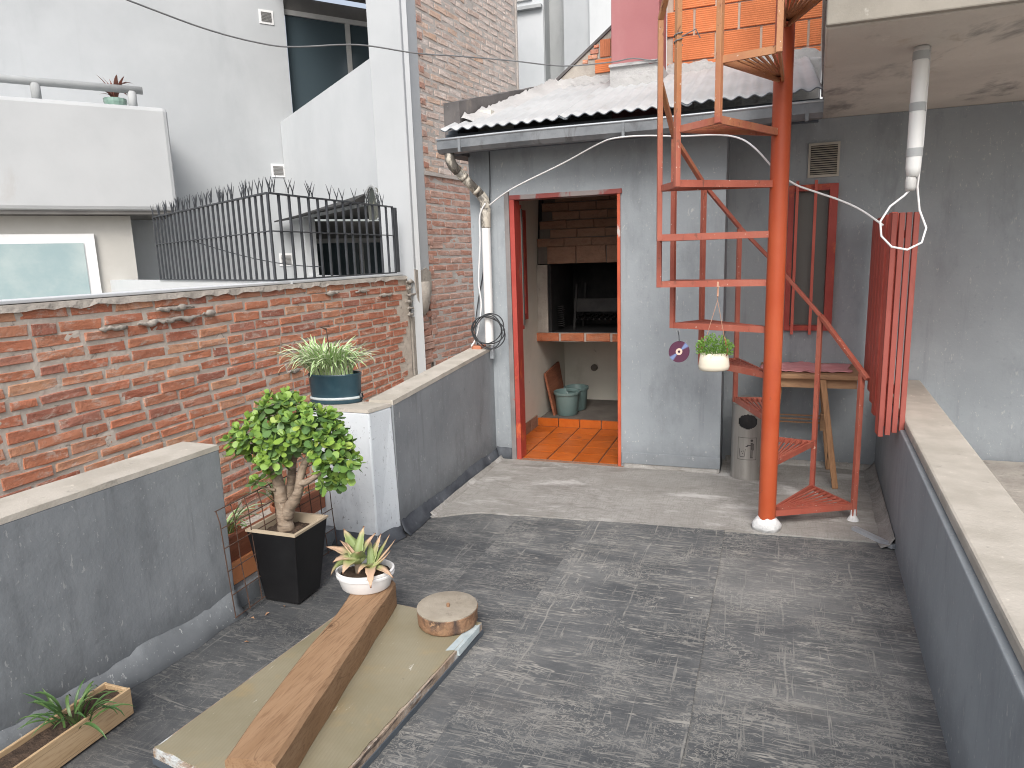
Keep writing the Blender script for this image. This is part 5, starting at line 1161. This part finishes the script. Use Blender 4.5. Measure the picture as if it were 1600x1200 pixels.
limb([(-2.07, 2.56, .45), (-2.05, 2.57, .54), (-2.03, 2.56, .62), (-2.0, 2.55, .70), (-1.99, 2.54, .78)], [.022, .021, .019, .015, .010])
limb([(-1.962, 2.515, .56), (-1.91, 2.50, .575), (-1.86, 2.50, .605), (-1.81, 2.50, .635)], [.015, .014, .012, .008])
limb([(-2.12, 2.53, .63), (-2.16, 2.50, .69), (-2.22, 2.49, .71)], [.017, .013, .008])
limb([(-2.09, 2.50, .52), (-2.13, 2.47, .54), (-2.16, 2.46, .56)], [.007, .005, .004])
# jade leaf: thick spoon
mb = MB(); ring_ = []; k = 9
for i in range(k):
    a = 2 * math.pi * i / k; x = .5 - .5 * math.cos(a); w = (.36 * math.sin(a)) * (.5 + .85 * x); ring_.append((x, w, .10 * x * x + .02))
low_ = [(x, w * .97, z - .05 * math.sin(math.pi * min(1, x + .05))) for x, w, z in ring_]
mb.add(ring_ + [(.55, 0, .03)], [(i, (i + 1) % k, k) for i in range(k)]); mb.add(low_ + [(.55, 0, -.06)], [((i + 1) % k, i, k) for i in range(k)])
mb.add(ring_ + low_, [((i + 1) % k, i, k + i, k + (i + 1) % k) for i in range(k)])
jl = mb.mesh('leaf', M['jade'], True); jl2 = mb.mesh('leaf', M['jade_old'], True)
blobs = [((-2.10, 2.53, .785), (.19, .15, .10)), ((-2.05, 2.54, .87), (.13, .13, .10)), ((-1.91, 2.54, .825), (.15, .13, .085)), ((-1.80, 2.53, .745), (.10, .11, .095)), ((-1.735, 2.51, .66), (.09, .09, .06)), ((-2.23, 2.50, .735), (.10, .10, .06)), ((-2.05, 2.49, .70), (.115, .10, .05)), ((-1.99, 2.49, .765), (.12, .09, .045)), ((-1.775, 2.50, .59), (.06, .06, .035))]
rg = random.Random(21); ros = []; tries = 0
camp = Vector((0, 0, 1.55))
while len(ros) < 182 and tries < 6000:
    tries += 1
    (c, r_) = rg.choices(blobs, weights=[b[1][0] * b[1][2] for b in blobs])[0]
    d = Vector((rg.gauss(0, 1), rg.gauss(0, 1), rg.gauss(.25, 1))).normalized(); q = rg.uniform(.8, 1.02)
    p = Vector((c[0] + d.x * r_[0] * q, c[1] + d.y * r_[1] * q, c[2] + d.z * r_[2] * q))
    if any((Vector(((p.x - b[0][0]) / b[1][0], (p.y - b[0][1]) / b[1][1], (p.z - b[0][2]) / b[1][2]))).length < .72 for b in blobs): continue
    if (p - Vector((-1.905, 2.5, .665))).length < .06: continue
    if p.y < 2.47 and (p - Vector((-1.91, 2.45, .68))).length < .075: continue
    if any((p - o_[0]).length < .026 for o_ in ros): continue
    ros.append((p, d))
for p in ((-2.17, 2.455, .565), (-2.15, 2.46, .58), (-2.105, 2.49, .60), (-1.73, 2.49, .60)): ros.append((Vector(p), Vector((-.3, -.5, .8)).normalized()))
leaves = []
for p, d in ros:
    ax = (d * .8 + Vector((0, 0, .75)) + Vector((rg.uniform(-.25, .25),) * 3)).normalized(); s1 = ax.cross(Vector((rg.uniform(-1, 1), rg.uniform(-1, 1), .1))).normalized(); s2 = ax.cross(s1)
    for lv in range(4):
        for h in range(2 if lv else 2):
            th = lv * math.pi / 2 + h * math.pi + rg.uniform(-.2, .2); out = s1 * math.cos(th) + s2 * math.sin(th)
            el_ = R((62, 40, 14, -12)[lv] + rg.uniform(-10, 10)); dv = (out * math.cos(el_) + ax * math.sin(el_)).normalized()
            L = (.028, .039, .048, .047)[lv] * rg.uniform(.68, 1.22); yv = ax.cross(dv).normalized() if abs(ax.dot(dv)) < .99 else s2; zv = dv.cross(yv)
            if zv.dot(ax) < 0: yv = -yv; zv = -zv
            m3 = Matrix((dv, yv, zv)).transposed(); pos = p - ax * (.006 * lv - .004)
            leaves.append((pos, m3, L, lv, (pos - camp).length - .10 * d.dot((camp - p).normalized()) * 1.0))
leaves.sort(key=lambda t: t[4]); rest = MB()
for i, (pos, m3, L, lv, _) in enumerate(leaves):
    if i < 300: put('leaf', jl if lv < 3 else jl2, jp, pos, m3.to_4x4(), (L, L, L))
    else:
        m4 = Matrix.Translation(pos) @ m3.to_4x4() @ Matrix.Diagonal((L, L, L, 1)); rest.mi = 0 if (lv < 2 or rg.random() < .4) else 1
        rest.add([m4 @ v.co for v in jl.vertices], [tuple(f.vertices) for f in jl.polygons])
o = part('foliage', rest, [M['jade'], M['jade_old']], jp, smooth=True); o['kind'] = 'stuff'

# blue oval pot with spider plant
sp = thing('spider_plant', (-2.25, 3.27, .772), 'variegated spider plant in a dark blue oval pot on the white pillar', 'potted plant')
mb = MB(); mb.lathe([(0, .774), (.148, .774), (.154, .785), (.150, .80), (.144, .806), (.147, .83), (.152, .925), (.157, .935), (.152, .94), (.142, .935), (.138, .91), (0, .905)], -2.245, 3.27, 40, 1.0, .58, R(12)); bpot = part('pot', mb, M['blueglaze'], sp, auto=50)
mb = MB(); mb.lathe([(.1535, .796), (.1545, .803), (.150, .810), (.148, .810)], -2.245, 3.27, 40, 1.0, .58, R(12)); part('pale_band', mb, surf('pale glaze line', (.4, .45, .46), (.5, .54, .55), 6, .25, 0), bpot, smooth=True)
mb = MB(); mb.lathe([(.138, .92), (.1, .93), (0, .935)], -2.245, 3.27, 24, 1, .56, R(12)); part('soil', mb, M['soil'], sp)
straps('leaf', sp, (-2.29, 3.26, .925), 210, .30, .0078, [M['spider_g'], M['spider_w']], 4, 2.0, base=.055)
straps('leaf', sp, (-2.22, 3.27, .925), 100, .28, .0075, [M['spider_g'], M['spider_w']], 6, 2.0, base=.05)
mb = MB(); mb.tube([(-2.27, 3.27, .96), (-2.27, 3.27, 1.10), (-2.275, 3.27, 1.185)], .003, 6); mb.tube([(-2.275, 3.27, 1.185), (-2.30, 3.25, 1.20), (-2.26, 3.28, 1.205)], .007, 6); part('flower_stalk', mb, M['rustwire'], sp)
mb = MB(); mb.tube([(-2.095, 3.29, .82), (-2.088, 3.285, .80)], .012, 8); part('handle_knob', mb, M['blackplastic'], bpot)

# plants standing behind the wire mesh
for k, (x, y, lab, seed, n, mats, L, w) in enumerate(((-2.52, 2.60, 'variegated leafy plant in a clay pot behind the reddish plank and black pot', 31, 30, ['spider_g', 'spider_w'], .30, .010), (-2.46, 3.02, 'narrow leaved green plant in a terracotta pot between jade plant and white pillar', 32, 90, ['grass_leaf'], .24, .0045))):
    pt = thing('potted_plant', (x, y, .05), lab, 'potted plant')
    mb = MB(); mb.lathe([(0, .052), (.055, .052), (.078, .20), (.086, .205), (.088, .235), (.076, .236), (.072, .21), (0, .208)], x, y, 20); part('pot', mb, M['terracotta'], pt, auto=50)
    straps('leaf', pt, (x, y, .21), n, L, w, [M[m] for m in mats], seed, 1.4, base=.04)

# wire mesh panel leaning across the opening
wm = thing('wire_mesh', (-2.15, 2.65, 0), 'rusty wire mesh panel leaning across the gap beside the black pot', 'wire mesh')
for i in range(10):
    y = 2.235 + i * .088; kx = .0 + .004 * math.sin(i * 1.7)
    mb = MB(); mb.tube([(-2.150 + kx, y, .008), (-2.155 - kx, y - .012, .25), (-2.150, y - .03, .465), (-2.175, y - .02, .515)], .0026, 5); part('wire', mb, M['rustwire'], wm)
for z, dx in ((.012, 0), (.12, -.003), (.235, -.005), (.345, -.004), (.44, -.001), (.515, -.025)):
    mb = MB(); mb.tube([(-2.147 + dx, 2.235 - z * .055, z), (-2.152 + dx, 2.6 - z * .05, z + .004), (-2.147 + dx, 3.03 - z * .05, z)], .0026, 5); part('wire', mb, M['rustwire'], wm)

# ------------------------------------------------------------------ board, beam, aloe, disc
bd = thing('old_board', (-1.4, 1.9, 0), 'old flat door panel lying on the terrace under beam and rusty disc', 'board')
mb = MB(); pl = [(-1.77, 1.43), (-1.13, 1.33), (-1.05, 2.44), (-1.665, 2.50)]
zz = lambda p, z: (p[0], p[1], z)
mb.hexa([zz(p, .018) for p in pl] + [zz(p, .05) for p in pl]); part('core', mb, M['boardedge'], bd)
mb = MB(); ins = []
cx = sum(p[0] for p in pl) / 4; cy = sum(p[1] for p in pl) / 4
edge = []
for i in range(4):
    a_, b_ = Vector((*pl[i], 0)), Vector((*pl[(i + 1) % 4], 0)); m = 50 if i in (1, 3) else 24
    for k in range(m):
        p = a_.lerp(b_, k / m); d = (Vector((cx, cy, 0)) - p); inset = .006 + .010 * abs(noise.noise(Vector((p.x * 14, p.y * 14, 0)))) + (.012 * max(0, noise.noise(Vector((p.x * 5, p.y * 9, 6)))) if i == 1 else 0)
        nrm = Vector((-(b_ - a_).y, (b_ - a_).x, 0)).normalized(); q = p + nrm * inset; edge.append((q.x, q.y))
mb.prism(edge, .0502, .0535); part('face_sheet', mb, M['board'], bd)
mb = MB(); pl2 = [(cx + (p[0] - cx) * 1.012, cy + (p[1] - cy) * 1.006) for p in pl]; mb.hexa([zz(p, -.004) for p in pl2] + [zz(p, .0178) for p in pl2]); part('lower_frame', mb, M['fascia'], bd)
mb = MB(); mb.hexa([(-1.073, 2.22, .028), (-1.055, 2.22, .028), (-1.046, 2.40, .028), (-1.062, 2.40, .028), (-1.105, 2.20, .0545), (-1.060, 2.22, .053), (-1.048, 2.41, .053), (-1.085, 2.41, .0545)]); part('blue_grey_patch', mb, surf('blue grey flake', (.35, .42, .44), (.48, .54, .55), 14, .8, .5, 40), bd)
bm_ = thing('timber_beam', (-1.43, 1.9, .054), 'thick square timber beam lying lengthwise on the old board', 'beam')
mb = MB(); k = 16; vs = []; fs = []
n0, n1 = Vector((-1.405, 1.345, 0)), Vector((-1.625, 2.43, 0)); d = (n1 - n0).normalized(); sd_ = Vector((d.y, -d.x, 0))
for i in range(k + 1):
    t = i / k; p = n0.lerp(n1, t); w = .165 + .004 * noise.noise(Vector((t * 5, 2, 0))); e = .004 * noise.noise(Vector((t * 6, 0, 0)))
    lft = -.012 * math.exp(-((t - .86) / .12) ** 2) * -1 * 0 + .010 * max(0, math.sin(t * math.pi * 2.6 - 4.4))
    prof = [(lft, .055), (w + e, .055), (w + e, .158), (w - .012 + e, .172), (.012 + lft, .174 + e * .5), (lft, .162)]
    for s_, z in prof: q = p + sd_ * s_; vs.append((q.x, q.y, z))
for i in range(k):
    for j in range(6): fs.append((i * 6 + j, i * 6 + (j + 1) % 6, i * 6 + 6 + (j + 1) % 6, i * 6 + 6 + j))
fs += [tuple(range(6))[::-1], tuple(range(k * 6, k * 6 + 6))]
mb.add(vs, fs); o = part('timber', mb, M['beam'], bm_)
o.rotation_euler = (0, 0, 0)
al = thing('aloe_plant', (-1.56, 2.36, .174), 'sunburnt aloe in a white oval tub on the far end of the beam', 'potted plant')
ax_, ay_ = -1.555, 2.375
mb = MB(); mb.lathe([(0, .1755), (.092, .1755), (.098, .182), (.112, .232), (.117, .234), (.118, .243), (.114, .246), (.118, .250), (.118, .258), (.110, .260), (.104, .25), (.102, .235), (0, .232)], ax_, ay_, 44, 1.06, .86, R(20)); part('tub', mb, M['whiteplastic'], al, auto=40)
mb = MB(); mb.lathe([(.107, .238), (.08, .246), (.04, .252), (0, .254)], ax_, ay_, 30, 1.0, .86, R(20)); mb.v = [(x, y, z + .006 * noise.noise(Vector((x * 60, y * 60, 0)))) for x, y, z in mb.v]; part('soil', mb, M['soil'], al, smooth=True)
rg = random.Random(5)
def aloe_leaf(base, az_, el_, L, w, bend, twist=0):
    k = 9; vs = []; along = []; p = Vector(base); a = el_; side = Vector((-math.sin(az_), math.cos(az_), 0))
    for i in range(k + 1):
        t = i / k; ww = w * (1 - t ** 1.7) * (1 + .08 * rg.uniform(-1, 1)) + .0008; dirv = Vector((math.cos(az_) * math.cos(a), math.sin(az_) * math.cos(a), math.sin(a))); upv = side.cross(dirv) * -1
        sv = (side * math.cos(twist * t) + upv * math.sin(twist * t)); uv = sv.cross(dirv) * -1
        if uv.z < 0 and el_ > 0 and a > -.5: uv = -uv
        tooth = .0025 * (i % 2)
        for s_, h_ in ((-1, .32), (-.5, .02), (0, -.10), (.5, .02), (1, .32), (.5, -.32), (0, -.45), (-.5, -.32)):
            vs.append(p + sv * (s_ * (ww + (tooth if abs(s_) == 1 else 0))) + uv * (h_ * ww)); along.append(t)
        p = p + dirv * (L / k); a -= bend / k
    fs = [(i * 8 + j, i * 8 + (j + 1) % 8, i * 8 + 8 + (j + 1) % 8, i * 8 + 8 + j) for i in range(k) for j in range(8)] + [tuple(range(k * 8, k * 8 + 8))]
    mb = MB(); mb.add(vs, fs); o = part('leaf', mb, M['aloe'], al, smooth=True)
    at = o.data.attributes.new('along', 'FLOAT', 'POINT'); at.data.foreach_set('value', along)
c1 = (ax_ - .015, ay_ - .03, .27); c2 = (ax_ + .03, ay_ + .0, .265)
for az_, el_, L, w, b in ((185, .62, .15, .030, .55), (150, 1.0, .15, .030, .4), (215, .35, .14, .027, 1.5), (245, .75, .12, .028, .9), (95, 1.15, .14, .022, .3), (60, 1.0, .13, .02, .4), (275, .55, .13, .030, 1.0), (200, 1.1, .11, .024, .3), (310, .95, .12, .026, .5), (160, .3, .14, .022, 1.3), (230, 1.25, .10, .018, .2)):
    aloe_leaf((c1[0], c1[1], c1[2] + .035), R(az_), el_, L * 1.05, w * 1.2, b * 1.2)
for az_, el_, L, w, b in ((300, .5, .16, .026, 1.4), (340, .35, .14, .022, .9), (20, .75, .16, .018, -.2), (50, .9, .15, .016, -.1), (80, 1.1, .14, .017, .2), (120, 1.2, .12, .016, .5), (270, .9, .11, .018, 1.6), (0, .55, .13, .014, -.4), (110, .7, .14, .015, .6)):
    aloe_leaf(c2, R(az_), el_, L * 1.05, w, b)
mb = MB(); mb.tube([(ax_ - .015, ay_ - .03, .24), (c1[0], c1[1], .31)], .014, 8); mb.tube([(ax_ + .03, ay_, .24), (c2[0], c2[1], .28)], .016, 8); part('stem', mb, M['bark'], al, smooth=True)
dk = thing('rusty_disc', (-1.185, 2.40, .0545), 'round rusty cement filled weight standing on the corner of the board', 'weight')
mb = MB(); nn_ = 44; prof = [(.118, .055), (.124, .062), (.126, .085), (.1265, .118), (.128, .1225)]
mb.lathe(prof, -1.187, 2.40, nn_); mb.v = [(x + .0035 * noise.noise(Vector((x * 40, y * 40, z * 60))), y + .0035 * noise.noise(Vector((x * 40, y * 40, z * 60 + 7))), z) for x, y, z in mb.v]; part('rust_rim', mb, M['rust'], dk, smooth=True)
mb = MB(); mb.lathe([(.1262, .1215), (.1265, .1275), (.124, .1285), (.08, .1275), (0, .127)], -1.187, 2.40, nn_); part('cement_top', mb, M['disctop'], dk, auto=40)
mb = MB(); mb.lathe([(.007, .127), (.007, .140), (.005, .142), (0, .142)], -1.180, 2.395, 10); part('bolt', mb, M['rust'], dk)
# pine crate with plant at the far lower left
cr = thing('wooden_crate', (-2.12, 1.38, 0), 'small pine planter crate against the parapet at the lower left edge', 'crate')
for b_ in ((-2.165, -2.155, 1.16, 1.60, .0, .10), (-2.055, -2.045, 1.16, 1.60, .0, .10), (-2.1549, -2.0551, 1.59, 1.60, .0, .098), (-2.1549, -2.0551, 1.16, 1.17, .0, .098), (-2.1549, -2.0551, 1.171, 1.589, .0, .01)):
    mb = MB(); mb.box(*b_); part('board', mb, M['cratewood'], cr, bevel=.002)
cp_ = thing('crate_plant', (-2.1, 1.38, .08), 'dark green grassy plant growing in the pine crate', 'plant')
soil(-2.154, -2.056, 1.171, 1.589, .082, .006, cp_, 12)
straps('leaf', cp_, (-2.10, 1.42, .085), 34, .17, .006, [M['grass_leaf']], 41, 1.5, base=.05)
# scattered bits: dry leaves on the floor
for i, (x, y) in enumerate(((-2.09, 2.27), (-2.05, 2.32), (-2.02, 2.40), (-1.98, 2.1))):
    mb = MB(); s_ = .014 + rj(.004); mb.add([(-s_, 0, .002), (0, -s_ * .5, .006), (s_, 0, .003), (0, s_ * .5, .008)], [(0, 1, 2, 3)]); o = put('dry_leaf', mb.mesh('dry_leaf', M['rust']), None, (x, y, -.004), Euler((rj(.2), rj(.2), i * 1.3)))
    tag(o, ('tiny brown dry leaf lying nearest the near foot of the wire mesh', 'tiny dry leaf between the mesh foot and the black pot', 'tiny dry leaf close against the base of the black pot', 'lone tiny dry leaf out on the dark floor before the pot')[i], 'dry leaf', 'dry leaves by the mesh')
